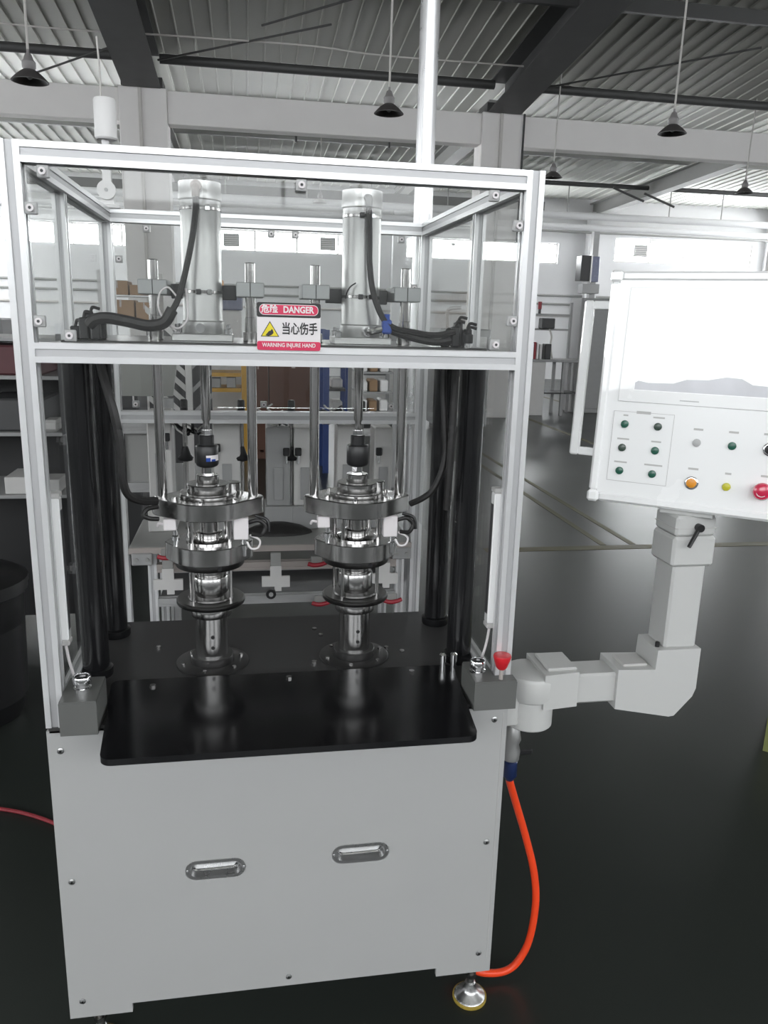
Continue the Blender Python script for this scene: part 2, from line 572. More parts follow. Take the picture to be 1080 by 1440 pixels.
for y in (-6.0, -1.5, 3.0, 7.0, 10.2):
    trim(B(XL, XR, y, y + 0.08, roof(y) - 0.24, roof(y) - 0.05), M_STEELD)
for a, b in (((-1.45, 13.0, 5.88), (1.2, 11.2, 6.05)), ((-3.5, 13.0, 5.50), (-2.1, 12.4, 5.85)), ((0.2, 11.5, 6.05), (3.9, 8.8, 6.5)),
             ((5.1, 13.0, 5.9), (8.0, 11.0, 6.2))):
    trim(G().cyl(a, b, 0.016, n=8), M_STEELD)
for x0, z0 in ((9.6, 5.35), (10.5, 5.25)):
    trim(G().cyl((x0, 19.5, z0 + 0.05), (x0 + 0.9, 19.5, z0 - 0.25), 0.03, n=8), M_STEELD)
# pipes and cable trays across the far bay
for y, z, r, m in ((21.6, 4.92, 0.10, M_WALL), (22.4, 5.05, 0.05, M_STEELG), (22.6, 4.72, 0.09, M_WALL),
                   (22.8, 4.60, 0.035, M_STEELG)):
    trim(G().cyl((XL + 0.1, y, z), (XR - 0.1, y, z), r, n=12), m)
for x in (-5, -2.6, -0.6, 1.6, 3.4, 5.6, 7.7, 9.2, 12.4, 14.1):
    trim(G().cyl((x, 21.6, 4.9), (x, 21.6, roof(21.6) - 0.02), 0.018, n=6), M_STEELG)
for z, m in ((2.72, M_STEELG), (2.08, M_WIRE), (2.45, M_STEELG)):
    trim(G().cyl((XL + 0.1, YF - 0.08, z), (XR - 0.1, YF - 0.08, z), 0.035, n=8), m)
trim(B(XL, 8.6, 21.9, 22.05, 4.94, 5.30), M_BEAMG)
for x, y in ((0.97, 16.0), (2.92, 16.0)):
    trim(G().cyl((x, y, 5.35), (x, y, roof(y) - 0.02), 0.028, n=8), M_STEELD)
for x in (3.02, 3.30):                                                     # floor markings
    trim(B(x - 0.03, x + 0.03, 4.62, 9.5, 0.0, 0.002), M_LINE)
trim(B(1.9, 9.0, 4.48, 4.60, 0.0, 0.002), M_LINE)
trim(B(5.4, 5.5, 9.0, 20.0, 0.0, 0.002), M_LINE)
trim(B(7.4, 7.5, 9.0, 20.0, 0.0, 0.002), M_LINE)

# roof cable
o = single(build('roof_cable', G().tube([(-6.0, 12.0, 6.0), (-3.0, 12.0, 5.93), (-1.2, 12.0, 5.96), (0.9, 12.0, 5.98), (2.1, 12.0, 5.93), (4.5, 12.2, 6.0)], 0.014, 6), M_WIRE),
           'thin pale cable strung across under the roof near the white columns', 'cable')

# pendant lamps
LAMPS = [(-2.08, 7.0, 4.0, 'dark pendant lamp with grey neck at top left, in front of the white band beam'),
         (1.55, 8.0, 4.17, 'dark pendant lamp hanging just left of the tall silver pole'),
         (5.05, 8.0, 4.17, 'large dark pendant lamp with a grey cap hanging highest on the right'),
         (5.41, 12.9, 4.43, 'small dark pendant lamp below the band beam beside the right frame post'),
         (9.54, 13.4, 4.44, 'dark pendant lamp farthest right, below the band beam'),
         (1.65, 18.0, 4.45, 'pale small pendant lamp far back seen under the top rail of the frame')]
for i, (x, y, z, lab) in enumerate(LAMPS):
    t = thing('pendant_lamp', lab, 'lamp', (x, y, z), 'pendant lamps under the roof')
    R = 0.17
    build('lamp_shade', G().lathe(x, y, [(0.05, z + 0.105), (0.075, z + 0.09), (0.12, z + 0.055), (R - 0.015, z + 0.02), (R, z + 0.004), (R, z), (R - 0.012, z), (0.11, z + 0.045), (0.05, z + 0.08)], 28),
          M_LGREY if i == 5 else M_LAMP, t)
    build('lamp_neck', G().lathe(x, y, [(0.05, z + 0.10), (0.062, z + 0.12), (0.062, z + 0.17), (0.045, z + 0.19), (0.03, z + 0.235), (0.012, z + 0.25), (0.012, z + 0.28)], 16), M_LAMPN, t)
    build('bulb', G().lathe(x, y, [(0.01, z + 0.02), (0.04, z + 0.045), (0.035, z + 0.07), (0.02, z + 0.08)], 12), M_GREYL, t)
    build('lamp_wire', G().cyl((x, y, z + 0.27), (x + 0.02, y, roof(y) - 0.04), 0.012, n=8), M_WIRE, t)

# exhaust fans in the far window strip
for i, x in enumerate((-0.51, 2.43, 6.25, 7.95, 12.81)):
    lab = ['grey louvred exhaust fan in the far window strip just right of the left press cylinder',
           'grey louvred exhaust fan in the far window strip just left of the right press cylinder',
           'grey louvred exhaust fan in the far window seen left of the right side pane',
           'grey louvred exhaust fan in the far window seen through the right side pane',
           'grey louvred exhaust fan in the far window above the control panel'][i]
    z = 4.04 if i < 4 else 4.24
    t = thing('exhaust_fan', lab, 'fan', (x, YF - 0.05, z - 0.2), 'exhaust fans in the far windows')
    build('fan_housing', G().box(x - 0.24, x + 0.24, YF - 0.02, YF + 0.08, z - 0.19, z + 0.19, c=0.01), M_GREYM, t)
    for k in range(6):
        zz = z - 0.15 + k * 0.06
        build('louvre', B(x - 0.21, x + 0.21, YF - 0.045, YF - 0.02, zz - 0.012, zz + 0.022), M_LGREY, t)

# ================================================================== THE PRESS MACHINE
W = 0.55
ZT, ZC, ZB = 2.2432, 1.8226, 1.0
mach = thing('press_machine', 'white floor press cabinet with a black front plate and silver profile cage', 'machine', (0, 0.3, 0.0))
# base cabinet
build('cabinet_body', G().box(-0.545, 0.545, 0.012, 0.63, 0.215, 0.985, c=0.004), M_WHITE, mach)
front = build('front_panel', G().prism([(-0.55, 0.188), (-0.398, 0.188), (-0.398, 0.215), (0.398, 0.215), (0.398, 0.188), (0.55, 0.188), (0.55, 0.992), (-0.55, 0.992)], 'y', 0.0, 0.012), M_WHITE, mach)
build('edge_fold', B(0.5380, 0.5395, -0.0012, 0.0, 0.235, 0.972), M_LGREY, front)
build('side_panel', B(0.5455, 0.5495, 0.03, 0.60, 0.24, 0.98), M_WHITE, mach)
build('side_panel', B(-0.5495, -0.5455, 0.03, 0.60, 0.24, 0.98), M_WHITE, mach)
for x, z in ((-0.522, 0.941), (-0.520, 0.589), (-0.517, 0.238), (0.516, 0.954), (0.516, 0.599), (0.515, 0.250), (-0.001, 0.243)):
    s = build('screw', G().lathe(0, 0, [(0.0075, 0), (0.0075, 0.002), (0.005, 0.0035)], 14, M=Matrix.Translation((x, 0, z)) @ Matrix.Rotation(PI / 2, 4, 'X')), M_BRASS, front)
    build('screw_socket', G().cyl((x, -0.004, z), (x, -0.003, z), 0.0032, n=6), M_BLACK, front)
def stadium(hw, hh, n=12):
    out = []
    for i in range(n + 1):
        a = -PI / 2 + PI * i / n
        out.append((hw - hh + hh * math.cos(a), hh * math.sin(a)))
    for i in range(n + 1):
        a = PI / 2 + PI * i / n
        out.append((-hw + hh + hh * math.cos(a), hh * math.sin(a)))
    return out
def cut(o, cutter):
    """cut a pocket into a mesh, then drop the cutter"""
    md = o.modifiers.new('pocket', 'BOOLEAN')
    md.object = cutter
    md.solver = 'EXACT'
    dg = bpy.context.evaluated_depsgraph_get()
    dg.update()
    me = bpy.data.meshes.new_from_object(o.evaluated_get(dg))
    o.modifiers.clear()
    me.shade_flat()
    o.data = me
body = bpy.data.objects['cabinet_body']
for cx, cz in ((-0.1805, 0.5905), (0.183, 0.600)):
    cc = build('cutter', G().prism([(cx + p, cz + q) for p, q in stadium(0.065, 0.020)], 'y', -0.02, 0.030), M_BRASS, mach)
    cut(front, cc)
    cut(body, cc)
    bpy.data.objects.remove(cc)
    so = [(cx + p, cz + q) for p, q in stadium(0.073, 0.0265)]
    si = [(cx + p, cz + q) for p, q in stadium(0.0635, 0.0185)]
    sf = [(cx + p, cz + q) for p, q in stadium(0.0600, 0.0155)]
    n = len(so)
    vs = [(p, 0.0, q) for p, q in so] + [(p, -0.002, q) for p, q in so] + [(p, -0.002, q) for p, q in si] + [(p, 0.021, q) for p, q in sf]
    fs = []
    for k in range(3):
        fs += [(k * n + i, k * n + (i + 1) % n, (k + 1) * n + (i + 1) % n, (k + 1) * n + i) for i in range(n)]
    fs += [tuple(range(3 * n, 4 * n))]
    h = build('recessed_handle', G().add(vs, fs), M_BRASS, mach, ang=25)
    build('pull_grip', G().tube([(cx - 0.052, 0.010, cz - 0.002), (cx - 0.044, 0.003, cz - 0.002), (cx + 0.040, 0.003, cz - 0.001), (cx + 0.047, 0.003, cz + 0.003), (cx + 0.052, 0.010, cz + 0.005)], 0.0035, 8), M_CHROME, h)
    for sgn in (-1, 1):
        build('screw', G().cyl((cx + sgn * 0.0685, -0.0032, cz), (cx + sgn * 0.0685, -0.002, cz), 0.0028, n=12), M_CHROME, h)
# levelling feet
for x, y in ((0.53, 0.10), (-0.50, 0.10), (0.50, 0.56), (-0.50, 0.56)):
    f = build('levelling_foot', G().lathe(x, y, [(0.046, 0.0), (0.047, 0.010), (0.042, 0.017), (0.024, 0.027), (0.017, 0.040), (0.015, 0.056), (0.011, 0.060), (0.011, 0.075)], 28), M_BRASS, mach)
    build('foot_pad', G().lathe(x, y, [(0.047, 0.0), (0.0495, 0.003), (0.0495, 0.010), (0.047, 0.012)], 28), M_FOOTY, f)
    build('threaded_stud', G().lathe(x, y, [(0.0095, 0.07)] + [(0.0095 if k % 2 else 0.0085, 0.075 + k * 0.006) for k in range(20)] + [(0.0095, 0.215)], 16), M_STEEL, f)
    build('lock_nut', G().cyl((x, y, 0.078), (x, y, 0.09), 0.017, n=6), M_STEEL, f)
# table plate and front plate
build('table_plate', B(-0.545, 0.545, 0.0, 0.64, 0.985, 1.0, c=0.002), M_PLATE, mach)
def rounded_rect(x0, x1, y0, y1, r, n=6):
    out = []
    for cx, cy, a0 in ((x1 - r, y1 - r, 0), (x0 + r, y1 - r, PI / 2), (x0 + r, y0 + r, PI), (x1 - r, y0 + r, 1.5 * PI)):
        for i in range(n + 1):
            a = a0 + PI / 2 * i / n
            out.append((cx + r * math.cos(a), cy + r * math.sin(a)))
    return out
ap = build('front_plate', G().prism([(p * (1.0 + 0.20 * (q - 0.21)), q) for p, q in rounded_rect(-0.437, 0.456, -0.178, 0.200, 0.025)], 'z', 1.0005, 1.0155), M_GLOSSB, mach)
for x, y in ((-0.33, 0.155), (0.01, 0.165), (0.335, 0.165)):
    build('plate_bolt', G().cyl((x, y, 1.0155), (x, y, 1.0205), 0.008, n=6), M_STEEL, ap)
# safety cage posts and rails
for s in (-1, 1):
    profile('z', (s * (W - 0.02), 0.02), ZB, ZT, parent=mach, name='front_post')
    profile('z', (s * (W - 0.02), 1.08), 0.02, ZT - 0.04, parent=mach, name='rear_post')
    profile('y', (s * (W - 0.02), ZT - 0.02), 0.04, 1.10, parent=mach, name='top_side_rail')
    profile('z', (s * (W - 0.017), 0.435), ZB, ZT - 0.04, s=0.03, parent=mach, name='door_post')
    profile('y', (s * (W - 0.017), ZB + 0.015), 0.04, 0.42, s=0.03, parent=mach, name='door_sill')
    profile('y', (s * (W - 0.017), ZC - 0.02 + 0.04), 0.04, 0.42, s=0.02, parent=mach, name='door_rail')
    build('rear_foot', G().lathe(s * (W - 0.02), 1.08, [(0.03, 0), (0.03, 0.008), (0.012, 0.02)], 16), M_BLACK, mach)
profile('x', (0.02, ZT - 0.02), -W + 0.04, W - 0.04, parent=mach, name='top_front_rail')
profile('x', (1.08, ZT - 0.02), -W + 0.04, W - 0.04, parent=mach, name='top_rear_rail')
profile('x', (0.02, ZC + 0.02), -W + 0.04, W - 0.04, parent=mach, name='front_cross_rail')
profile('x', (1.08, 1.576), -W + 0.04, W - 0.04, parent=mach, name='rear_cross_rail')
# acrylic sheets
pt = 0.005
build('acrylic_pane', B(-W + 0.042, W - 0.042, 0.017, 0.017 + pt, ZC + 0.041, ZT - 0.041), M_ACRYL, mach)
build('acrylic_pane', B(-W + 0.042, W - 0.042, 1.078, 1.078 + pt, 1.609, ZT - 0.041), M_ACRYL, mach)
for s in (-1, 1):
    x = s * (W - 0.017)
    build('acrylic_pane', B(x - pt / 2, x + pt / 2, 0.041, 0.419, ZB + 0.031, ZC + 0.009), M_ACRYL, mach)
    build('acrylic_pane', B(x - pt / 2, x + pt / 2, 0.041, 0.419, ZC + 0.031, ZT - 0.041), M_ACRYL, mach)
    build('acrylic_pane', B(x - pt / 2, x + pt / 2, 0.451, 1.059, ZB + 0.2, ZT - 0.041), M_ACRYL, mach)
# pane clamps: small blocks with a bolt
def clamp(x, y, z, d='y', s=-1):
    g = G().box(x - 0.0115, x + 0.0115, y - 0.006, y + 0.006, z - 0.0115, z + 0.0115, c=0.002) if d == 'y' else \
        G().box(x - 0.006, x + 0.006, y - 0.013, y + 0.013, z - 0.013, z + 0.013, c=0.002)
    c = build('pane_clamp', g, M_GREYL, mach)
    a = (x, y + s * 0.006, z) if d == 'y' else (x + s * 0.006, y, z)
    b = (x, y + s * 0.013, z) if d == 'y' else (x + s * 0.013, y, z)
    build('clamp_bolt', G().cyl(a, b, 0.0072, n=14), M_SIGNW, c)
    e = [2 * q - p for p, q in zip(a, b)]
    e = [q + (f - q) * 0.1 for q, f in zip(b, e)]
    build('bolt_socket', G().cyl(b, e, 0.0032, n=6), M_DARKM, c)
for x, z in ((-0.47, ZT - 0.055), (-0.497, 2.12), (-0.497, 1.905), (0.03, ZT - 0.055), (0.44, ZT - 0.055), (0.497, 2.13), (0.497, 1.93), (0.46, 1.878), (-0.44, 1.878)):
    clamp(x, 0.005, z)
for x, z in ((-0.46, 1.62), (-0.03, 1.622), (0.42, 1.62), (-0.40, ZT - 0.056), (0.0, ZT - 0.056), (0.44, ZT - 0.056), (-0.49, 2.09), (0.49, 2.03), (0.08, ZT - 0.056)):
    clamp(x, 1.068, z)
for z in (1.25, 1.6):
    for s in (-1, 1):
        clamp(s * (W - 0.04), 0.412, z, 'x', -s)
# press top plate on four black columns
build('press_top_plate', B(-0.50, 0.50, 0.19, 0.62, 1.838, 1.862, c=0.002), M_DTURN, mach)
for x, y in ((-0.486, 0.275), (0.488, 0.262), (-0.478, 0.54), (0.486, 0.54)):
    c = build('press_column', G().lathe(x, y, [(0.034, 1.0), (0.034, 1.838)], 32), M_COLB, mach)
    build('column_collar', G().lathe(x, y, [(0.040, 1.0), (0.042, 1.004), (0.042, 1.022), (0.035, 1.026)], 32), M_COLB, c)
    build('column_cap', G().lathe(x, y, [(0.036, 1.812), (0.038, 1.815), (0.038, 1.838)], 32), M_COLB, c)
for x in (0.425, 0.455):                                                    # two small posts behind the right button box
    b = build('stop_pin', G().lathe(x, 0.19, [(0.008, 1.0), (0.008, 1.03), (0.0095, 1.03), (0.0095, 1.05), (0.004, 1.056)], 14), M_CHROME, mach)
for x, y in ((-0.345, 0.43), (0.105, 0.52), (0.30, 0.36), (0.34, 0.33), (0.085, 0.285), (0.12, 0.47)):
    build('table_bolt', G().cyl((x, y, 1.0), (x, y, 1.006), 0.007, n=6), M_STEEL, mach)

# ------------------------------------------------------------------ press units
def oval(cx, cy, R, e, r, n=40):
    """outline of a round flange with two small lobes at +-e (convex hull of three circles)"""
    pts = []
    for i in range(n):
        a = 2 * PI * i / n
        pts.append((R * math.cos(a), R * math.sin(a)))
        pts.append((e + r * math.cos(a), r * math.sin(a)))
        pts.append((-e + r * math.cos(a), r * math.sin(a)))
    pts = sorted(set((round(p, 6), round(q, 6)) for p, q in pts))
    def cross(o, a, b): return (a[0] - o[0]) * (b[1] - o[1]) - (a[1] - o[1]) * (b[0] - o[0])
    lo, up = [], []
    for p in pts:
        while len(lo) > 1 and cross(lo[-2], lo[-1], p) <= 0: lo.pop()
        lo.append(p)
    for p in reversed(pts):
        while len(up) > 1 and cross(up[-2], up[-1], p) <= 0: up.pop()
        up.append(p)
    return [(cx + p, cy + q) for p, q in lo[:-1] + up[:-1]]

def bevel_prism(poly, z0, z1, c, cx, cy, sc):
    g = G()
    n = len(poly)
    vs = []
    for z, k in ((z0, 0), (z0 + c, 1), (z1 - c, 1), (z1, 0)):
        for p, q in poly:
            f = 1 if k else sc
            vs.append((cx + (p - cx) * f, cy + (q - cy) * f, z))
    fs = []
    for j in range(3):
        fs += [(j * n + i, j * n + (i + 1) % n, (j + 1) * n + (i + 1) % n, (j + 1) * n + i) for i in range(n)]
    fs += [tuple(range(n)), tuple(range(3 * n, 4 * n))]
    return g.add(vs, fs)

def press_unit(cx, label, left):
    y = 0.32
    t = thing('press_unit', label, 'press', (cx, y, 1.0), 'press units side by side')
    # lower tooling stack, turned steel
    p = build('base_flange', G().lathe(cx, y, [(0.096, 1.0), (0.097, 1.001), (0.097, 1.005), (0.095, 1.006), (0.056, 1.006), (0.057, 1.009), (0.057, 1.026), (0.055, 1.028), (0.042, 1.028)], 48), M_DPLATE, t)
    for k in range(6):
        a = k * PI / 3 + 0.3
        build('flange_bolt', G().cyl((cx + 0.080 * math.cos(a), y + 0.080 * math.sin(a), 1.006), (cx + 0.080 * math.cos(a), y + 0.080 * math.sin(a), 1.011), 0.0055, n=6), M_STEEL, p)
    tb = build('lower_tube', G().lathe(cx, y, [(0.043, 1.028), (0.043, 1.142)], 40), M_TURN, t)
    for z in (1.06, 1.09):
        build('set_screw', G().cyl((cx + 0.004, y - 0.042, z), (cx + 0.004, y - 0.0455, z), 0.005, n=10), M_BLACK, tb)
    build('tube_collar', G().lathe(cx, y, [(0.043, 1.140), (0.053, 1.142), (0.054, 1.145), (0.054, 1.172), (0.052, 1.175)], 40), M_TURN, t)
    build('lower_disc', G().lathe(cx, y, [(0.070, 1.175), (0.088, 1.177), (0.090, 1.180), (0.090, 1.188), (0.086, 1.192), (0.060, 1.192), (0.058, 1.196), (0.035, 1.197)], 48), M_DTURN, t)
    build('inner_sleeve', G().lathe(cx, y, [(0.036, 1.195), (0.038, 1.206), (0.046, 1.208), (0.047, 1.211), (0.047, 1.250), (0.045, 1.253), (0.035, 1.254), (0.036, 1.258), (0.036, 1.274), (0.034, 1.283)], 40), M_TURN, t)
    build('red_seal', G().lathe(cx, y, [(0.037, 1.274), (0.038, 1.276), (0.038, 1.281), (0.037, 1.283)], 32), M_REDD, t)
    for k in range(4):
        a = PI / 4 + k * PI / 2 + 0.12
        px, py = cx + 0.068 * math.cos(a), y + 0.068 * math.sin(a)
        build('short_pin', G().cyl((px, py, 1.190), (px, py, 1.285), 0.005, n=10), M_STEEL, t)
        build('long_pin', G().cyl((px, py, 1.346), (px, py, 1.422), 0.0058, n=10), M_STEEL, t)
    pl = build('lower_ring_lip', G().lathe(cx, y, [(0.075, 1.283), (0.088, 1.284), (0.090, 1.288), (0.090, 1.305)], 48), M_DTURN, t)
    build('lip_hole', G().cyl((cx + 0.028, y - 0.083, 1.294), (cx + 0.028, y - 0.088, 1.294), 0.006, n=12), M_BLACK, pl)
    build('guide_ring', bevel_prism(oval(cx, y, 0.100, 0.085, 0.028), 1.302, 1.348, 0.002, cx, y, 0.98), M_TURN, t, ang=40)
    build('punch', G().lathe(cx, y, [(0.060, 1.346), (0.060, 1.352), (0.045, 1.356), (0.034, 1.356), (0.034, 1.372), (0.026, 1.374), (0.026, 1.424)], 36), M_STEEL, t)
    # moving top flange with hub
    tf = build('top_flange', bevel_prism(oval(cx, y, 0.107, 0.115, 0.027), 1.422, 1.466, 0.002, cx, y, 0.98), M_TURN, t, ang=40)
    build('hub', G().lathe(cx, y, [(0.072, 1.466), (0.073, 1.468), (0.073, 1.476), (0.071, 1.478), (0.053, 1.478), (0.054, 1.480), (0.054, 1.500), (0.052, 1.502), (0.028, 1.502), (0.029, 1.504), (0.029, 1.523), (0.027, 1.525)], 44), M_TURN, t)
    for k in range(6):
        a = k * PI / 3 + 0.35
        build('flange_bolt', G().cyl((cx + 0.088 * math.cos(a), y + 0.088 * math.sin(a), 1.466), (cx + 0.088 * math.cos(a), y + 0.088 * math.sin(a), 1.473), 0.007, n=12), M_STEEL, tf)
    build('hub_ear', G().lathe(cx + 0.062, y + 0.05, [(0.022, 1.466), (0.022, 1.492), (0.020, 1.494)], 20), M_TURN, t)
    build('lower_nut', G().cyl((cx, y, 1.523), (cx, y, 1.546), 0.0145, n=6), M_CHROME, t)
    cp = build('coupling', G().lathe(cx, y, [(0.018, 1.544), (0.026, 1.548), (0.029, 1.553), (0.029, 1.598), (0.027, 1.601), (0.019, 1.602), (0.019, 1.626), (0.017, 1.628)], 36), M_BLACK, t)
    if left:
        def arc(a0, a1, z0, z1, r=0.0293, n=10):
            vs, fs = [], []
            for k in range(n + 1):
                a = a0 + (a1 - a0) * k / n
                for z in (z0, z1):
                    vs.append((cx + r * math.cos(a), y + r * math.sin(a), z))
            for k in range(n):
                fs.append((2 * k, 2 * k + 2, 2 * k + 3, 2 * k + 1))
            return G().add(vs, fs)
        d = math.radians
        build('coupling_sticker', arc(d(268), d(345), 1.563, 1.578), M_SIGNW, cp)
        build('sticker_logo', arc(d(268), d(290), 1.5625, 1.572, 0.0295), M_BLUE, cp)
        build('sticker_logo', arc(d(294), d(318), 1.5625, 1.568, 0.0295), M_BLUE, cp)
    build('upper_nut', G().cyl((cx, y, 1.626), (cx, y, 1.640), 0.0145, n=6), M_CHROME, t)
    build('piston_rod', G().lathe(cx, y, [(0.0085, 1.640), (0.0085, 1.662), (0.012, 1.668), (0.012, 1.838)], 24), M_STEEL, t)
    # guide rods with bushings and tie blocks
    for s in (-1, 1):
        x = cx + s * 0.115
        build('guide_rod', G().lathe(x, y, [(0.0125, 1.464), (0.0125, 2.049), (0.011, 2.051)], 28), M_STEEL, t)
        build('rod_bushing', G().lathe(x, y, [(0.022, 1.808), (0.023, 1.810), (0.023, 1.838)], 28), M_DTURN, t)
        build('rod_sleeve', G().lathe(x, y, [(0.019, 1.862), (0.019, 1.885), (0.0145, 1.886), (0.0145, 1.92), (0.0125, 1.921)], 28), M_STEEL, t)
        tb_ = build('tie_block', B(x - 0.034, x + 0.034, y - 0.032, y + 0.098, 1.969, 2.004, c=0.002), M_GREYAL, t)
        build('clamp_slit', B(x - 0.001, x + 0.001, y - 0.0326, y - 0.031, 1.970, 2.003), M_BLACK, tb_)
    build('tie_bar', B(cx - 0.081, cx + 0.081, y + 0.070, y + 0.098, 1.962, 1.998, c=0.002), M_DARKM, t)
    # pneumatic cylinder
    build('cylinder_flange', B(cx - 0.072, cx + 0.072, y - 0.060, y + 0.060, 1.862, 1.880, c=0.002), M_BARREL, t)
    for sx in (-1, 1):
        for sy in (-1, 1):
            build('flange_nut', G().lathe(cx + sx * 0.060, y + sy * 0.048, [(0.009, 1.880), (0.009, 1.892), (0.005, 1.894), (0.005, 1.902)], 12), M_CHROME, t)
    cb = build('cylinder_barrel', G().lathe(cx, y, [(0.050, 1.880), (0.051, 1.882), (0.051, 1.908), (0.0475, 1.911), (0.0475, 2.186), (0.0505, 2.189), (0.0505, 2.205), (0.0495, 2.207), (0.0495, 2.228), (0.044, 2.232)], 48), M_BARREL, t)
    for z in (1.978, 2.168):
        build('sensor_band', G().lathe(cx, y, [(0.0475, z - 0.004), (0.0492, z - 0.003), (0.0492, z + 0.003), (0.0475, z + 0.004)], 40), M_STEEL, cb)
        for a in (-1.2, -1.7):
            build('band_screw', G().box(cx + 0.052 * math.cos(a) - 0.006, cx + 0.052 * math.cos(a) + 0.006, y + 0.052 * math.sin(a) - 0.004, y + 0.052 * math.sin(a) + 0.004, z - 0.006, z + 0.006, c=0.001), M_BLACK if a < -1.5 else M_CHROME, cb)
    # port fittings
    fx = cx - 0.004 if left else cx + 0.01
    build('lower_port', G().cyl((fx, y - 0.048, 1.894), (fx, y - 0.066, 1.894), 0.011, n=14), M_CHROME, cb)
    if left:
        build('upper_port', G().cyl((cx - 0.005, y - 0.048, 2.212), (cx - 0.005, y - 0.072, 2.212), 0.013, n=14), M_BEIGE, cb)
        build('upper_elbow', G().tube([(cx - 0.005, y - 0.066, 2.212), (cx - 0.006, y - 0.072, 2.202), (cx - 0.006, y - 0.072, 2.188)], 0.009, 10, 4), M_BEIGE, cb)
    else:
        build('upper_elbow', G().tube([(cx + 0.005, y - 0.045, 2.208), (cx + 0.008, y - 0.062, 2.204), (cx + 0.008, y - 0.066, 2.185)], 0.009, 10, 4), M_GREYM, cb)
        build('lower_elbow', G().tube([(fx, y - 0.062, 1.894), (fx + 0.012, y - 0.075, 1.896), (fx + 0.034, y - 0.075, 1.902)], 0.009, 10, 4), M_CHROME, cb)
        b = build('flow_valve', G().box(fx + 0.034, fx + 0.058, y - 0.086, y - 0.064, 1.890, 1.925, c=0.004), M_BLUE, cb)
        build('valve_knob', G().cyl((fx + 0.046, y - 0.075, 1.925), (fx + 0.046, y - 0.075, 1.938), 0.008, n=12), M_BLUE, cb)
    # sensor blocks under the moving flange
    for s in (-1, 1):
        xa, xb = (0.064, 0.102) if s > 0 else (-0.110, -0.078)
        zb = 1.364 if s > 0 else 1.392
        b = build('sensor_block', G().box(cx + xa, cx + xb, y - 0.062, y - 0.030, zb, 1.421, c=0.002), M_SIGNW, t)
        xt = cx + (0.090 if s > 0 else -0.082)
        build('sensor_tip', G().lathe(xt, y - 0.046, [(0.004, zb - 0.050), (0.006, zb - 0.048), (0.006, zb - 0.030), (0.010, zb - 0.029), (0.010, zb - 0.018), (0.006, zb - 0.016), (0.006, zb)], 12), M_CHROME, b)
        if s > 0:
            build('sensor_lead', G().tube([(cx + 0.100, y - 0.046, 1.405), (cx + 0.128, y - 0.05, 1.412), (cx + 0.146, y - 0.05, 1.395), (cx + 0.135, y - 0.055, 1.375), (cx + 0.110, y - 0.06, 1.378)], 0.0055, 8), M_RUB, t)
            build('sensor_lead', G().tube([(cx + 0.105, y - 0.055, 1.375), (cx + 0.130, y - 0.06, 1.362), (cx + 0.126, y - 0.06, 1.342), (cx + 0.108, y - 0.06, 1.340), (cx + 0.098, y - 0.055, 1.356)], 0.0028, 6), M_SIGNW, t)
            build('sensor_lead', G().tube([(cx + 0.120, y - 0.03, 1.420), (cx + 0.150, y - 0.04, 1.410), (cx + 0.155, y - 0.045, 1.38)], 0.0045, 8), M_BLACK, t)
        else:
            build('sensor_lead', G().tube([(cx - 0.110, y - 0.046, 1.405), (cx - 0.122, y - 0.046, 1.407), (cx - 0.126, y - 0.04, 1.398)], 0.0035, 6), M_SIGNW, t)
    return t
press_unit(-0.190, 'left pneumatic press unit with a white and blue sticker on its black coupling', True)
press_unit(0.200, 'right pneumatic press unit with a blue valve at its cylinder foot', False)

# ------------------------------------------------------------------ hoses and cables in the cage
def cable(name, pts, r, m, label, cat='cable', n=8):
    return single(build(name, G().tube(pts, r, n), m), label, cat)
y = 0.24
cable('cable_bundle', [(-0.445, 0.24, 1.895), (-0.43, 0.235, 1.908), (-0.40, 0.235, 1.912), (-0.355, 0.23, 1.905), (-0.31, 0.225, 1.897), (-0.275, 0.225, 1.905), (-0.255, 0.23, 1.935)], 0.0135, M_RUB,
      'thick black sleeved cable bundle drooping left of the left cylinder', 'cable')
cable('air_hose', [(-0.257, 0.232, 1.93), (-0.24, 0.24, 1.965), (-0.222, 0.245, 2.03), (-0.206, 0.248, 2.10), (-0.197, 0.248, 2.16), (-0.196, 0.248, 2.186)], 0.0072, M_RUB,
      'black air hose rising along the left cylinder to its top fitting', 'hose')
cable('air_hose', [(0.208, 0.254, 2.183), (0.210, 0.252, 2.12), (0.212, 0.25, 2.05), (0.222, 0.247, 1.985), (0.245, 0.243, 1.93), (0.275, 0.24, 1.905), (0.33, 0.24, 1.895), (0.38, 0.24, 1.89), (0.43, 0.24, 1.90)], 0.0075, M_RUB,
      'black air hose curving down the right cylinder to the right post', 'hose')
cable('air_hose', [(0.268, 0.252, 1.898), (0.30, 0.246, 1.888), (0.34, 0.243, 1.878), (0.385, 0.243, 1.873), (0.42, 0.243, 1.878)], 0.0085, M_RUB,
      'short black hose lying on the top plate right of the right cylinder', 'hose')
cable('sensor_wire', [(-0.245, 0.24, 1.965), (-0.265, 0.245, 1.985), (-0.285, 0.25, 1.97), (-0.288, 0.25, 1.935), (-0.27, 0.25, 1.905), (-0.25, 0.25, 1.885)], 0.0022, M_SIGNW,
      'thin white wire looped beside the black hose of the left cylinder', 'wire', 6)
cable('sensor_wire', [(-0.225, 0.255, 1.985), (-0.222, 0.255, 1.94), (-0.225, 0.255, 1.91), (-0.245, 0.255, 1.892), (-0.265, 0.255, 1.90)], 0.0026, M_SIGNW,
      'thin white wire hanging down in front of the left cylinder foot', 'wire', 6)
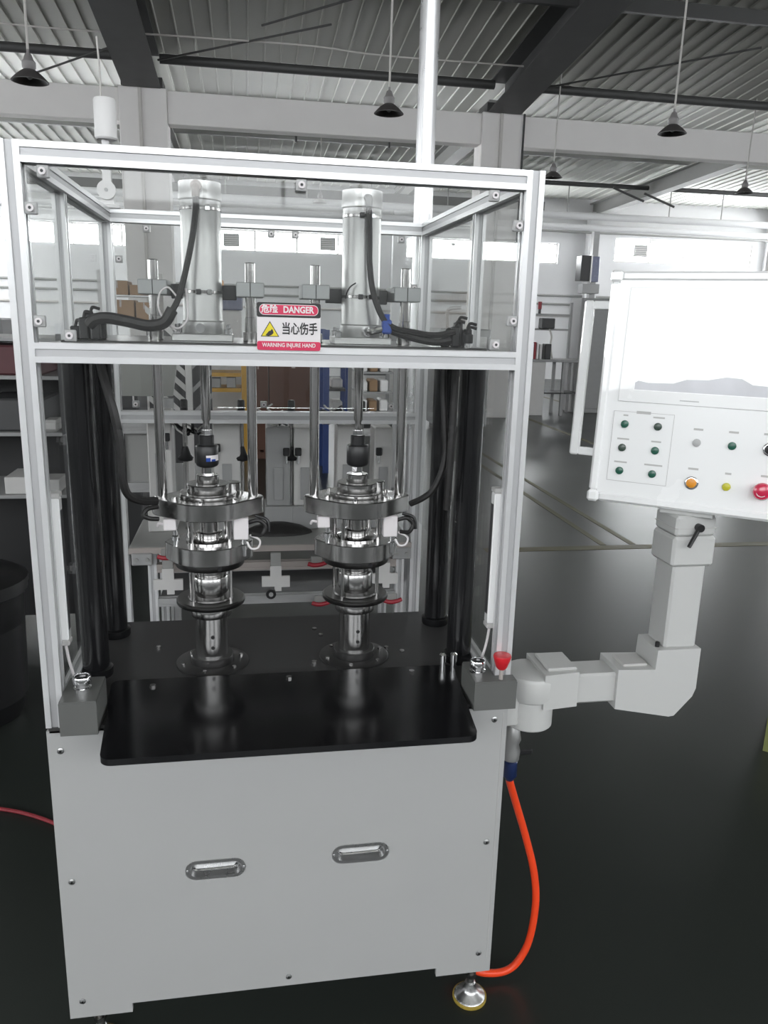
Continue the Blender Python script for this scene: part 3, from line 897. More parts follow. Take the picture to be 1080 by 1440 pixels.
cable('sensor_wire', [(0.18, 0.262, 2.01), (0.166, 0.262, 2.0), (0.158, 0.265, 1.985), (0.156, 0.268, 1.972)], 0.0018, M_BLACK,
      'thin black sensor wire on the right cylinder barrel', 'wire', 6)
cable('cable_bundle', [(-0.425, 0.22, 1.83), (-0.415, 0.22, 1.77), (-0.395, 0.21, 1.69), (-0.385, 0.21, 1.61), (-0.385, 0.21, 1.54), (-0.375, 0.22, 1.495), (-0.345, 0.24, 1.475), (-0.312, 0.26, 1.470)], 0.0105, M_RUB,
      'thick black cable hanging from the top plate to the left press flange', 'cable')
cable('cable_loop', [(-0.312, 0.27, 1.452), (-0.335, 0.255, 1.450), (-0.345, 0.245, 1.437), (-0.33, 0.245, 1.428), (-0.31, 0.255, 1.424)], 0.006, M_RUB,
      'small black cable loop under the left end of the left press flange', 'cable')
cable('cable_bundle', [(0.400, 0.225, 1.83), (0.402, 0.22, 1.75), (0.408, 0.215, 1.66), (0.412, 0.215, 1.60), (0.405, 0.215, 1.55), (0.385, 0.22, 1.50), (0.36, 0.23, 1.475), (0.335, 0.255, 1.455)], 0.0085, M_RUB,
      'black cable arcing from the right black column to the right press flange', 'cable')
cable('corrugated_conduit', [(0.425, 0.20, 1.835), (0.425, 0.20, 1.75), (0.424, 0.20, 1.66), (0.422, 0.20, 1.58), (0.42, 0.205, 1.45)], 0.010, M_RUB,
      'straight black conduit running down in front of the right black column', 'conduit')
# connector clusters
for cx, lab in ((-0.46, 'cluster of black plug connectors on the plate by the left frame post'), (0.435, 'cluster of black plug connectors on the plate by the right frame post')):
    t = thing('connector_cluster', lab, 'connector', (cx, 0.26, 1.862))
    for k, (dx, dy, dz, h) in enumerate(((0.0, 0.0, 0.0, 0.05), (0.028, -0.012, 0.0, 0.036), (-0.022, 0.012, 0.0, 0.03), (0.012, 0.022, 0.0, 0.06), (0.036, 0.018, 0.0, 0.045))):
        b = build('plug', G().box(cx + dx - 0.011, cx + dx + 0.011, 0.26 + dy - 0.010, 0.26 + dy + 0.010, 1.862, 1.862 + h, c=0.003), M_BLACK, t)
        build('plug_lead', G().tube([(cx + dx, 0.26 + dy, 1.862 + h), (cx + dx + 0.006, 0.255 + dy, 1.875 + h), (cx + dx + 0.022, 0.25 + dy, 1.872 + h)], 0.004, 6), M_RUB, b)
t = thing('limit_switch', 'small black switch with a silver base on the plate near the right door post', 'switch', (0.455, 0.205, 1.862))
build('switch_base', G().lathe(0.455, 0.205, [(0.009, 1.862), (0.009, 1.873)], 14), M_CHROME, t)
build('switch_head', G().lathe(0.455, 0.205, [(0.011, 1.873), (0.012, 1.875), (0.012, 1.893), (0.010, 1.895)], 14), M_BLACK, t)
# white sensor bars on the inside of the front posts
for s, lab in ((-1, 'slim white safety light bar on the inside of the left front post'), (1, 'slim white safety light bar on the inside of the right front post')):
    x = s * 0.507
    t = thing('safety_light_bar', lab, 'sensor', (x, 0.055, 1.19), 'safety light bars')
    b = build('bar_housing', G().box(x - 0.012, x + 0.012, 0.041, 0.070, 1.195, 1.528, c=0.003), M_PANEL, t)
    build('bar_lens', G().box(x - s * 0.013, x - s * 0.0122, 0.046, 0.064, 1.22, 1.50), M_DARKM, b)
    build('bar_cap', G().box(x - 0.013, x + 0.013, 0.040, 0.071, 1.528, 1.540, c=0.002), M_LGREY, b)
    build('bar_cap', G().box(x - 0.013, x + 0.013, 0.040, 0.071, 1.183, 1.195, c=0.002), M_LGREY, b)
    build('bar_lead', G().tube([(x, 0.056, 1.186), (x - s * 0.006, 0.06, 1.13), (x - s * 0.02, 0.07, 1.06), (x - s * 0.03, 0.08, 1.02)], 0.0035, 8), M_SIGNW, t)

# ------------------------------------------------------------------ danger sign
t = thing('danger_sign', 'red, black and white danger sign with a yellow triangle on the cross rail', 'sign', (0.004, -0.004, 1.857))
sx0, sx1, sz0, sz1 = -0.0635, 0.0705, 1.857, 1.955
def rr(x0, x1, z0, z1, r): return rounded_rect(x0, x1, z0, z1, r, 5)
sy = -0.004
build('sign_board', G().prism(rr(sx0, sx1, sz0, sz1, 0.005), 'y', sy, 0.0), M_SIGNW, t)
build('black_band', G().prism(rr(sx0, sx1, 1.925, sz1, 0.004), 'y', sy - 0.0005, sy), M_SIGNB, t)
build('white_outline', G().prism(rr(sx0 + 0.005, sx1 - 0.005, 1.9295, 1.9515, 0.010), 'y', sy - 0.0009, sy - 0.0005), M_SIGNW, t)
build('red_oval', G().prism(rr(sx0 + 0.0062, sx1 - 0.0062, 1.9307, 1.9503, 0.0092), 'y', sy - 0.0013, sy - 0.0009), M_SIGNR, t)
build('red_band', G().prism(rr(sx0, sx1, sz0, 1.8755, 0.004), 'y', sy - 0.0005, sy), M_SIGNR, t)
def T(x, z, d): return Matrix.Translation((x - 0.004, sy - d + 0.004, z - 1.857)) @ FRONT
text_mesh('危险', 0.0175, M_SIGNW, t, T(-0.037, 1.9405, 0.0014), bold=0.0005)
text_mesh('DANGER', 0.0185, M_SIGNW, t, T(0.0235, 1.9405, 0.0014), bold=0.0006, squash=0.86)
text_mesh('当心伤手', 0.0265, M_SIGNB, t, T(0.026, 1.9005, 0.0004), bold=0.0006, squash=0.72)
text_mesh('WARNING INJURE HAND', 0.0115, M_SIGNW, t, T(0.0035, 1.8675, 0.0006), bold=0.00025, squash=0.86)
def tri(cx, cz, r, y0, y1):
    p = [(cx + r * math.cos(PI / 2 + k * 2 * PI / 3) * 1.05, cz + r * math.sin(PI / 2 + k * 2 * PI / 3)) for k in range(3)]
    return G().prism(p, 'y', y0, y1)
build('triangle_border', tri(-0.0365, 1.8955, 0.0215, sy - 0.0004, sy), M_SIGNB, t)
build('warning_triangle', tri(-0.0365, 1.8955, 0.0185, sy - 0.0008, sy - 0.0004), M_SIGNY, t)
hp = [(-0.0105, -0.006), (-0.004, -0.0075), (0.002, -0.0055), (0.0065, -0.001), (0.0055, 0.004), (0.0035, 0.0075), (0.0015, 0.0055), (0.0, 0.0035), (-0.003, 0.003), (-0.006, -0.0005), (-0.0085, -0.0035)]
build('hand_symbol', G().prism([(-0.0355 + p, 1.8935 + q) for p, q in hp], 'y', sy - 0.0012, sy - 0.0008), M_SIGNB, t)

# ------------------------------------------------------------------ two-hand button boxes
def button_box(x0, x1, y0, y1, label, red):
    t = thing('button_box', label, 'button box', ((x0 + x1) / 2, (y0 + y1) / 2, 1.0005), 'two-hand button boxes')
    zt_ = 1.079 if not red else 1.072
    def outline(o):
        if red:                                    # the box is notched round the frame post
            return [(x0 + o, y0 + o), (x1 - o, y0 + o), (x1 - o, -0.001 - o), (0.509 - o, -0.001 - o), (0.509 - o, y1 - o), (x0 + o, y1 - o)]
        return [(x0 + o, y0 + o), (x1 - o, y0 + o), (x1 - o, y1 - o), (x0 + o, y1 - o)]
    build('box_housing', G().prism(outline(0.0), 'z', 1.0005, zt_), M_BOX, t)
    build('box_lid', G().prism(outline(0.0012), 'z', zt_, zt_ + 0.004), M_BOX, t)
    bx = (x0 + x1) / 2 + (0.0 if not red else -0.031)
    by = 0.022
    dz = zt_ - 1.079
    b = build('push_button', G().lathe(bx, by, [(0.020, 1.083 + dz), (0.020, 1.089 + dz), (0.015, 1.091 + dz), (0.015, 1.098 + dz), (0.020, 1.100 + dz), (0.021, 1.112 + dz), (0.019, 1.116 + dz), (0.017, 1.116 + dz), (0.016, 1.110 + dz)], 28), M_CHROME, t)
    build('button_cap', G().lathe(bx, by, [(0.0155, 1.104 + dz), (0.0155, 1.110 + dz), (0.012, 1.112 + dz)], 24), M_BLACK, t)
    if red:
        ex, ey = bx + 0.046, y0 + 0.0125
        build('stop_stem', G().lathe(ex, ey, [(0.005, 1.083 + dz), (0.005, 1.112 + dz)], 16), M_BEIGE, t)
        build('stop_mushroom', G().lathe(ex, ey, [(0.009, 1.110 + dz), (0.0135, 1.115 + dz), (0.0185, 1.130 + dz), (0.0222, 1.143 + dz), (0.0210, 1.147 + dz), (0.012, 1.148 + dz)], 24), M_RED, t)
    return t
button_box(-0.5095, -0.4285, -0.042, 0.085, 'grey button box with one chrome push button at the left front corner', False)
button_box(0.449, 0.556, -0.036, 0.085, 'grey button box with chrome button and red emergency stop at the right', True)

# ------------------------------------------------------------------ air valve and orange hose at the right side
t = thing('air_valve', 'silver and dark blue air valve on the cabinet side above the orange hose', 'valve', (0.60, 0.12, 0.70))
build('mount_bracket', G().box(0.5497, 0.575, 0.10, 0.14, 0.82, 0.93, c=0.002), M_LGREY, t)
build('valve_body', G().lathe(0.612, 0.12, [(0.012, 0.76), (0.022, 0.765), (0.024, 0.79), (0.019, 0.81), (0.024, 0.825), (0.018, 0.86), (0.010, 0.875), (0.010, 0.90)], 20), M_BARREL, t)
build('pipe_nipple', G().cyl((0.55, 0.12, 0.885), (0.614, 0.12, 0.885), 0.009, n=12), M_BARREL, t)
build('push_fitting', G().lathe(0.612, 0.12, [(0.012, 0.762), (0.019, 0.755), (0.020, 0.715), (0.014, 0.706), (0.011, 0.70)], 18), M_DBLUE, t)
build('valve_handle', G().box(0.632, 0.672, 0.115, 0.125, 0.775, 0.79, c=0.003), M_BLACK, t)
single(build('air_hose', G().tube([(0.612, 0.12, 0.703), (0.618, 0.125, 0.682), (0.644, 0.14, 0.61), (0.688, 0.15, 0.481), (0.720, 0.15, 0.365), (0.733, 0.15, 0.255), (0.722, 0.15, 0.13), (0.690, 0.15, 0.055), (0.650, 0.15, 0.027), (0.59, 0.15, 0.030), (0.545, 0.16, 0.045), (0.49, 0.2, 0.06)], 0.0108, 12), M_HOSE),
       'bright orange air hose arcing from the blue valve to under the cabinet', 'hose')
single(build('air_hose', G().tube([(-2.0, 1.35, 0.008), (-1.3, 1.25, 0.008), (-1.07, 1.215, 0.008), (-0.85, 1.10, 0.008), (-0.55, 0.85, 0.008)], 0.0075, 8), M_REDD),
       'dull red hose lying on the dark floor left of the cabinet', 'hose')

# ------------------------------------------------------------------ swing arm and control panel
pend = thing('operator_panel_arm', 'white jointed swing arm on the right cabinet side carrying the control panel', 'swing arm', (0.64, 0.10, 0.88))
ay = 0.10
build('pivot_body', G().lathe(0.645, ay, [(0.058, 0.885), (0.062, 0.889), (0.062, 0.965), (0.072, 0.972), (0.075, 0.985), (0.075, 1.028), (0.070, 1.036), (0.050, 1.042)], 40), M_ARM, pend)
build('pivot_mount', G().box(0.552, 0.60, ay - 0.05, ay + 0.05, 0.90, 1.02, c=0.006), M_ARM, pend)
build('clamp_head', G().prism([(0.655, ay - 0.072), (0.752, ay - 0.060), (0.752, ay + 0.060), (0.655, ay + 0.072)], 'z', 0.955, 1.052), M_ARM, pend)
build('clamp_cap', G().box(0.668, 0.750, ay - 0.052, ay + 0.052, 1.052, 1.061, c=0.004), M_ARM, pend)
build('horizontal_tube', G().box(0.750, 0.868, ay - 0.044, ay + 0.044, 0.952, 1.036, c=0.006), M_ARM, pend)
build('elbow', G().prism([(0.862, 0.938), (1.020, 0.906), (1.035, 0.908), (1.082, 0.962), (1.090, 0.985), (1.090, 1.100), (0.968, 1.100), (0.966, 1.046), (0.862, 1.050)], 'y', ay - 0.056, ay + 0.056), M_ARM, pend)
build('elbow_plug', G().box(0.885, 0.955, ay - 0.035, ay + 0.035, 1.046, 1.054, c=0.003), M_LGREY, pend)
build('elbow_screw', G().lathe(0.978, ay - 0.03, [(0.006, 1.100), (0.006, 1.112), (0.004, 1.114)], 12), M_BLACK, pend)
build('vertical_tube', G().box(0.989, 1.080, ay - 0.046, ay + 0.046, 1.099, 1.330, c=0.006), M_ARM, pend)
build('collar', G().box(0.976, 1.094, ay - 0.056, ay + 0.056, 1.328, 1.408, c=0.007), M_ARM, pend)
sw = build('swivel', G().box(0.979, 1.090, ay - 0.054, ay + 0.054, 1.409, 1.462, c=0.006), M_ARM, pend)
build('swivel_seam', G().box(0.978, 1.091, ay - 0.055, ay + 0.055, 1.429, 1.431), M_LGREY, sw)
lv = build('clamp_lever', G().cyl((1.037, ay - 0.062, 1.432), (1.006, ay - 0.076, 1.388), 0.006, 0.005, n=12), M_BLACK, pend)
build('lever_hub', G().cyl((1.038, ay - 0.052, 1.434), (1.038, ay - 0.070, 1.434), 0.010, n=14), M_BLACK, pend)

yaw, tilt = 0.6515, 0.09
uu = Vector((math.cos(yaw), -math.sin(yaw), 0))
nn = Vector((-math.sin(yaw), -math.cos(yaw), 0))
vv = Vector((0, 0, 1)) * math.cos(tilt) - nn * math.sin(tilt)
bb = vv.cross(uu)
MP = Matrix(((uu.x, bb.x, vv.x, 0), (uu.y, bb.y, vv.y, 0), (uu.z, bb.z, vv.z, 0), (0, 0, 0, 1)))
pan = thing('control_panel', 'large white operator panel with screen and coloured buttons on the swing arm', 'control panel', (0.7999, 0.192, 1.4763), M=MP)
PW, PH, PD = 0.50, 0.585, 0.105
def P(name, g, m, par=pan): return build(name, g, m, par, local=True)
P('panel_body', G().box(0.012, PW - 0.012, 0.006, PD, 0.012, PH - 0.012, c=0.004), M_PANEL)
P('face_plate', G().box(0.022, PW - 0.022, 0.0, 0.008, 0.022, PH - 0.022, c=0.001), M_PANEL)
for x in (0.0, PW - 0.024):
    P('frame_bar', G().box(x, x + 0.024, -0.004, PD + 0.002, 0.026, PH - 0.026, c=0.006), M_PANEL)
for z in (0.0, PH - 0.024):
    P('frame_bar', G().box(0.026, PW - 0.026, -0.004, PD + 0.002, z, z + 0.024, c=0.006), M_PANEL)
for x in (-0.003, PW - 0.027):
    for z in (-0.003, PH - 0.027):
        P('corner_cap', G().box(x, x + 0.030, -0.006, PD + 0.004, z, z + 0.030, c=0.006), M_PANEL)
bz = P('screen_bezel', G().box(0.050, PW - 0.035, -0.004, 0.0005, 0.262, 0.545, c=0.0015), M_PANEL)
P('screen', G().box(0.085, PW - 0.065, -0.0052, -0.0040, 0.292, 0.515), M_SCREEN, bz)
P('reflection_band', G().prism([(0.088, 0.294), (PW - 0.068, 0.294), (PW - 0.068, 0.318), (0.36, 0.321), (0.335, 0.334), (0.30, 0.336), (0.26, 0.327), (0.21, 0.325), (0.18, 0.314), (0.12, 0.312), (0.096, 0.316), (0.088, 0.311)], 'y', -0.0055, -0.0052), M_SCREENG, bz)  # reflected silhouettes drawn as a grey shape on the screen
P('bezel_slot', G().box(0.20, 0.245, -0.0045, -0.0040, 0.272, 0.2745), M_PRINT, bz)
P('group_plate', G().box(0.044, 0.192, -0.0018, 0.0005, 0.058, 0.237, c=0.0008), M_PANEL)
for a, b, c, d in ((0.044, 0.192, 0.2365, 0.2375), (0.044, 0.192, 0.0575, 0.0585), (0.0435, 0.0445, 0.0575, 0.2375), (0.1915, 0.1925, 0.0575, 0.2375)):
    P('outline_print', G().box(a, b, -0.0022, -0.0017, c, d), M_LGREY)
P('label_print', G().box(0.100, 0.135, -0.0024, -0.0018, 0.2335, 0.2405), M_LGREY)
Rx = Matrix.Rotation(PI / 2, 4, 'X')
def knob(x, z, m, r=0.0098, bez=False, name='indicator', y0=-0.0018):
    Mk = Matrix.Translation((x, y0, z)) @ Rx
    k = P(name, G().lathe(0, 0, [(r, 0), (r, 0.004), (r * 0.92, 0.006), (r * 0.5, 0.007)], 24, M=Mk), m)
    if bez:
        P('button_bezel', G().lathe(0, 0, [(r * 1.3, 0), (r * 1.3, 0.003), (r * 1.15, 0.0042), (r * 1.02, 0.0045)], 28, M=Mk), M_CHROME, k)
    return k
cols, rows = (0.0741, 0.1559), (0.2049, 0.1444, 0.0848)
for j, z in enumerate(rows):
    for i, x in enumerate(cols):
        m = M_GREEN
        if (i, j) == (1, 0): m = M_GREEND
        if (i, j) == (0, 1): m = M_GREEND
        knob(x, z, m)
        w = (0.006, 0.014, 0.015, 0.012, 0.016, 0.022)[j * 2 + i]
        P('label_print', G().box(x - w, x + w, -0.0022, -0.0018, z + 0.0205, z + 0.0245), M_LGREY)
knob(0.2518, 0.1735, M_GREYL, y0=0)
knob(0.3327, 0.1735, M_GREEN, y0=0)
kk = knob(0.4170, 0.1735, M_BLACK, r=0.0125, bez=True, name='selector_switch', y0=0)
P('selector_tab', G().box(0.4140, 0.4200, -0.0145, -0.006, 0.163, 0.184, c=0.001), M_BLACK, kk)
knob(0.2518, 0.0732, M_ORANGE, r=0.0125, bez=True, name='push_button', y0=0)
knob(0.3327, 0.0732, M_YELLOW, y0=0)
Me = Matrix.Translation((0.4129, 0, 0.0732)) @ Rx
es = P('emergency_stop', G().lathe(0, 0, [(0.013, 0), (0.013, 0.012), (0.020, 0.014), (0.021, 0.022), (0.018, 0.028), (0.010, 0.031)], 32, M=Me), M_PINK)
P('stop_arrow', G().tube([(0.4129 - 0.012, -0.0292, 0.072), (0.4129 - 0.008, -0.0302, 0.064), (0.4129, -0.0305, 0.0612), (0.4129 + 0.008, -0.0302, 0.064)], 0.0010, 6), M_SIGNW, es)
for x, z, w in ((0.2518, 0.204, 0.011), (0.3327, 0.204, 0.011), (0.417, 0.206, 0.018), (0.2518, 0.106, 0.012), (0.3327, 0.103, 0.007), (0.417, 0.106, 0.012)):
    P('label_print', G().box(x - w, x + w, -0.0004, 0.0, z, z + 0.005), M_LGREY)
# side handle
hz0, hz1 = 0.112, 0.516
hb = P('side_handle', G().box(-0.070, -0.046, 0.030, 0.052, hz0, hz1, c=0.004), M_PANEL)
P('handle_arm', G().box(-0.046, 0.002, 0.031, 0.051, hz1 - 0.022, hz1 - 0.001, c=0.002), M_PANEL, hb)
P('handle_arm', G().box(-0.046, 0.002, 0.031, 0.051, hz0 + 0.001, hz0 + 0.022, c=0.002), M_PANEL, hb)
P('mount_flange', G().box(0.18, 0.31, 0.02, PD - 0.005, -0.014, 0.002, c=0.003), M_ARM)

# ------------------------------------------------------------------ silver pole and signal tower at the rear
t = thing('power_pole', 'tall bright silver round pole rising behind the machine to the roof', 'pole', (0.535, 1.17, 0))
build('pole_tube', G().cyl((0.535, 1.17, 0.0), (0.535, 1.17, roof(1.17) - 0.06), 0.033, n=32), M_POLE, t)
build('pole_base', G().lathe(0.535, 1.17, [(0.06, 0), (0.06, 0.008), (0.036, 0.012)], 24), M_LGREY, t)
t = thing('signal_tower', 'white signal tower with folding bracket on the rear left corner of the frame', 'signal light', (-0.515, 1.08, ZT))
build('tower_foot', G().box(-0.552, -0.476, 1.05, 1.11, ZT, ZT + 0.012, c=0.003), M_TOWER, t)
build('tower_bracket', G().prism([(-0.540, ZT + 0.012), (-0.495, ZT + 0.012), (-0.500, ZT + 0.035), (-0.494, ZT + 0.055), (-0.503, ZT + 0.082), (-0.503, ZT + 0.175), (-0.529, ZT + 0.175), (-0.529, ZT + 0.082), (-0.541, ZT + 0.055), (-0.535, ZT + 0.035)], 'y', 1.066, 1.094), M_TOWER, t)
build('pivot_disc', G().cyl((-0.5175, 1.056, ZT + 0.055), (-0.5175, 1.068, ZT + 0.055), 0.029, n=28), M_TOWER, t)
build('pivot_screw', G().cyl((-0.5175, 1.053, ZT + 0.055), (-0.5175, 1.057, ZT + 0.055), 0.006, n=8), M_GREYL, t)
build('tower_pole', G().cyl((-0.516, 1.08, ZT + 0.17), (-0.516, 1.08, ZT + 0.235), 0.011, n=16), M_TOWER, t)
build('tower_light', G().lathe(-0.512, 1.08, [(0.030, ZT + 0.205), (0.034, ZT + 0.210), (0.034, ZT + 0.318), (0.031, ZT + 0.324), (0.02, ZT + 0.327)], 32), M_TOWER, t)
build('tower_wire', G().tube([(-0.522, 1.08, ZT + 0.325), (-0.522, 1.085, ZT + 0.40), (-0.527, 1.09, ZT + 0.50)], 0.003, 6), M_WIRE, t)

_before = set(bpy.data.objects)
# ================================================================== BENCH BEHIND THE PRESS
bn = thing('test_bench', 'aluminium profile bench with grey top right behind the press columns', 'bench', (0, 1.25, 0))
build('bench_top', B(-0.50, 0.50, 1.005, 1.40, 1.075, 1.10, c=0.003), M_STEELG, bn)
build('front_edge', B(-0.50, 0.50, 0.998, 1.005, 1.078, 1.099), M_BEIGE, bn)
for x in (-0.455, 0.463):
    for yy in (1.03, 1.38):
        lg = profile('z', (x + 0.03 * (1 if x < 0 else 0), yy), -0.03, 1.075, s=0.03, parent=bn, name='bench_leg')
    cbk = build('corner_block', G().box(x - 0.035, x + 0.035, 0.985, 1.004, 1.040, 1.082, c=0.003), M_BGREY, bn)
    for dx in (-0.018, 0.018):
        build('block_bolt', G().cyl((x + dx, 0.985, 1.061), (x + dx, 0.980, 1.061), 0.007, n=10), M_STEELG, cbk)
profile('x', (1.03, 0.890), -0.41, 0.448, s=0.03, parent=bn, name='lower_rail', m=M_BGREY)
profile('x', (1.38, 0.890), -0.41, 0.448, s=0.03, parent=bn, name='lower_rail', m=M_BGREY)
profile('x', (1.03, 1.018), -0.41, 0.448, s=0.03, parent=bn, name='upper_rail', m=M_BEIGE)
build('bench_shelf', B(-0.41, 0.448, 1.046, 1.364, 0.875, 0.885), M_DARKM, bn)
# red toggle clamps and small roller brackets on the bench front
for x, z, lab in ((-0.37, 1.085, 'red toggle clamp under the bench edge left of the left press unit'), (-0.255, 1.06, 'red toggle clamp behind the guide ring of the left press unit'),
                  (0.150, 1.045, 'red toggle clamp left of the right press unit'), (0.165, 0.895, 'red toggle clamp low on the bench left of the right press unit'),
                  (0.43, 0.895, 'red toggle clamp low at the right end of the bench')):
    t = thing('toggle_clamp', lab, 'clamp', (x, 0.99, z - 0.02), 'red toggle clamps on the bench')
    build('clamp_base', G().box(x - 0.02, x + 0.02, 0.985, 0.997, z - 0.02, z + 0.012, c=0.002), M_STEELG, t)
    build('clamp_grip', G().tube([(x - 0.03, 0.980, z - 0.012), (x - 0.01, 0.974, z - 0.016), (x + 0.015, 0.974, z - 0.014), (x + 0.035, 0.978, z - 0.008)], 0.008, 8, 4), M_REDT, t)
for x, lab in ((0.005, 'white stepped bracket with a small roller hanging under the bench middle'), (-0.37, 'white stepped bracket hanging under the bench left end'), (0.40, 'white stepped bracket hanging under the bench right end')):
    t = thing('roller_bracket', lab, 'bracket', (x, 0.99, 0.93), 'roller brackets under the bench')
    build('bracket_plate', G().prism([(x - 0.05, 0.985), (x - 0.02, 0.985), (x - 0.02, 1.025), (x + 0.02, 1.025), (x + 0.02, 0.985), (x + 0.05, 0.985), (x + 0.05, 0.945), (x + 0.02, 0.945), (x + 0.02, 0.930), (x - 0.005, 0.930), (x - 0.005, 0.948), (x - 0.05, 0.948)], 'y', 0.988, 1.0), M_MOD, t)
    build('bracket_stem', G().box(x - 0.018, x + 0.018, 0.990, 1.002, 1.025, 1.074, c=0.001), M_STEELG, t)
    if abs(x) < 0.1:
        build('roller', G().cyl((x - 0.018, 0.970, 0.925), (x - 0.018, 0.988, 0.925), 0.018, n=20), M_BLACK, t)
        build('roller_hub', G().cyl((x - 0.018, 0.966, 0.925), (x - 0.018, 0.990, 0.925), 0.008, n=14), M_BGREY, t)
single(build('black_cloth', G().lathe(0.02, 1.17, [(0.13, 1.1005), (0.125, 1.108), (0.09, 1.125), (0.04, 1.138), (0.01, 1.14)], 20, M=Matrix.Translation((0.02, 1.17, 0)) @ Matrix.Diagonal((1, 0.5, 1, 1)) @ Matrix.Translation((-0.02, -1.17, 0))), M_RUB),
       'small heap of black cloth lying on the bench between the press units', 'cloth')
# white test modules standing on the bench
MODS = [(-0.405, 0.085, 1.40, 1.545, 'white test module box at the left end of the bench, behind the left guide rod'),
        (-0.165, 0.10, 1.20, 1.505, 'white test module box right behind the left black coupling'),
        (0.025, 0.09, 1.20, 1.49, 'white test module with a black knob left of the centre gap'),
        (0.125, 0.085, 1.20, 1.49, 'white test module with a black knob right of the centre gap'),
        (0.285, 0.075, 1.20, 1.50, 'white test module box behind the right black coupling'),
        (0.425, 0.07, 1.20, 1.49, 'white test module box behind the right guide rod')]
for i, (x, w, z0_, z1, lab) in enumerate(MODS):
    t = thing('test_module', lab, 'test module', (x, 1.27, 1.1005), 'white test modules on the bench')
    b = build('module_box', G().box(x - w / 2, x + w / 2, 1.22, 1.34, 1.19, z1, c=0.004), M_MOD if i != 2 else M_BGREY, t)
    build('module_foot', G().box(x - w / 2 - 0.008, x + w / 2 + 0.008, 1.205, 1.35, 1.1005, 1.19, c=0.003), M_BGREY if i else M_MOD, t)
    kx = x + (w / 2 - 0.016) * (1 if i % 2 == 0 else -1)
    build('module_knob', G().box(kx - 0.012, kx + 0.012, 1.204, 1.220, z1 - 0.105, z1 - 0.075, c=0.003), M_BLACK, t)
    build('knob_stem', G().cyl((kx, 1.212, z1 - 0.105), (kx, 1.212, z1 - 0.135), 0.005, n=10), M_CHROME, t)
    build('slide_plate', G().box(x - 0.017, x + 0.017, 1.212, 1.219, 1.215, z1 - 0.15, c=0.001), M_BGREY, t)
for x, lab in ((-0.315, 'black star knob on a silver spindle left of the left coupling'), (-0.11, 'black star knob on a silver spindle right of the left coupling'), (0.075, 'black plunger standing between the two centre modules'), (0.34, 'black plunger right of the right coupling')):
    t = thing('spindle_knob', lab, 'knob', (x, 1.30, 1.1005), 'spindle knobs on the bench')
    build('spindle', G().cyl((x, 1.24, 1.1005), (x, 1.24, 1.56), 0.009, n=12), M_STEEL, t)
    build('star_knob', G().lathe(x, 1.24, [(0.010, 1.36), (0.026, 1.365), (0.030, 1.375), (0.020, 1.385), (0.012, 1.41), (0.008, 1.42)], 10), M_BLACK, t)
    build('spindle_cap', G().lathe(x, 1.24, [(0.012, 1.54), (0.014, 1.545), (0.014, 1.585), (0.010, 1.59)], 12), M_BLACK, t)
for k, (x, z) in enumerate(((-0.29, 1.51), (0.03, 1.545), (0.215, 1.55), (0.30, 1.54))):
    t = thing('wire_harness', ['tangle of white and black wires left of the left coupling', 'tangle of white and black wires above the centre modules',
                               'tangle of white and black wires left of the right piston rod', 'tangle of white and black wires right of the right piston rod'][k], 'wires', (x, 1.26, z - 0.06), 'wire tangles above the modules')
    for j in range(7):
        pts = []
        px, pz = x - 0.04 + random.random() * 0.08, z - 0.05
        for q in range(5):
            pts.append((px, 1.23 + random.random() * 0.06, pz))
            px += random.uniform(-0.03, 0.03)
            pz += 0.006 + random.random() * 0.018
        build('wire', G().tube(pts, 0.0035 if j % 3 else 0.006, 6, 4), M_MOD if j % 3 else M_BLACK, t)
rk = thing('bench_rack', 'light grey profile rack standing behind the left end of the bench', 'rack', (-0.5, 1.6, 0))
for x in (-0.60, -0.40):
    profile('z', (x, 1.55), -0.03, 1.56, s=0.04, parent=rk, name='rack_post', m=M_BGREY)
for z in (1.44, 1.20):
    profile('x', (1.55, z), -0.58, -0.42, s=0.04, parent=rk, name='rack_rail', m=M_BGREY)
build('rack_board', B(-0.575, -0.425, 1.56, 1.575, 1.20, 1.42), M_STEELG, rk)
build('sloping_guide', G().prism([(1.53, 1.57), (1.57, 1.57), (1.95, 1.75), (1.95, 1.79)], 'x', -0.62, -0.38), M_STEELG, rk)

for o in set(bpy.data.objects) - _before:                                   # whole bench group stands a little higher
    if o.parent is None:
        o.location.z += 0.03
# ================================================================== FAR BACKGROUND STOCK
def stand(t, xs, y0, y1, h, m, s=0.05):
    for x in xs:
        for yy in (y0, y1):
            build('upright', B(x - s / 2, x + s / 2, yy - s / 2, yy + s / 2, 0, h), m, t)
def carton(x0, x1, y0, y1, z0, z1, m, label, group):
    t = thing('cardboard_box', label, 'box', ((x0 + x1) / 2, (y0 + y1) / 2, z0), group)
    build('box_body', G().box(x0, x1, y0, y1, z0, z1, c=0.004), m, t)
    build('packing_tape', G().box(x0 + (x1 - x0) * 0.46, x0 + (x1 - x0) * 0.54, y0 - 0.001, y1 + 0.001, z1 - 0.08, z1 + 0.001), M_BEIGE, t)
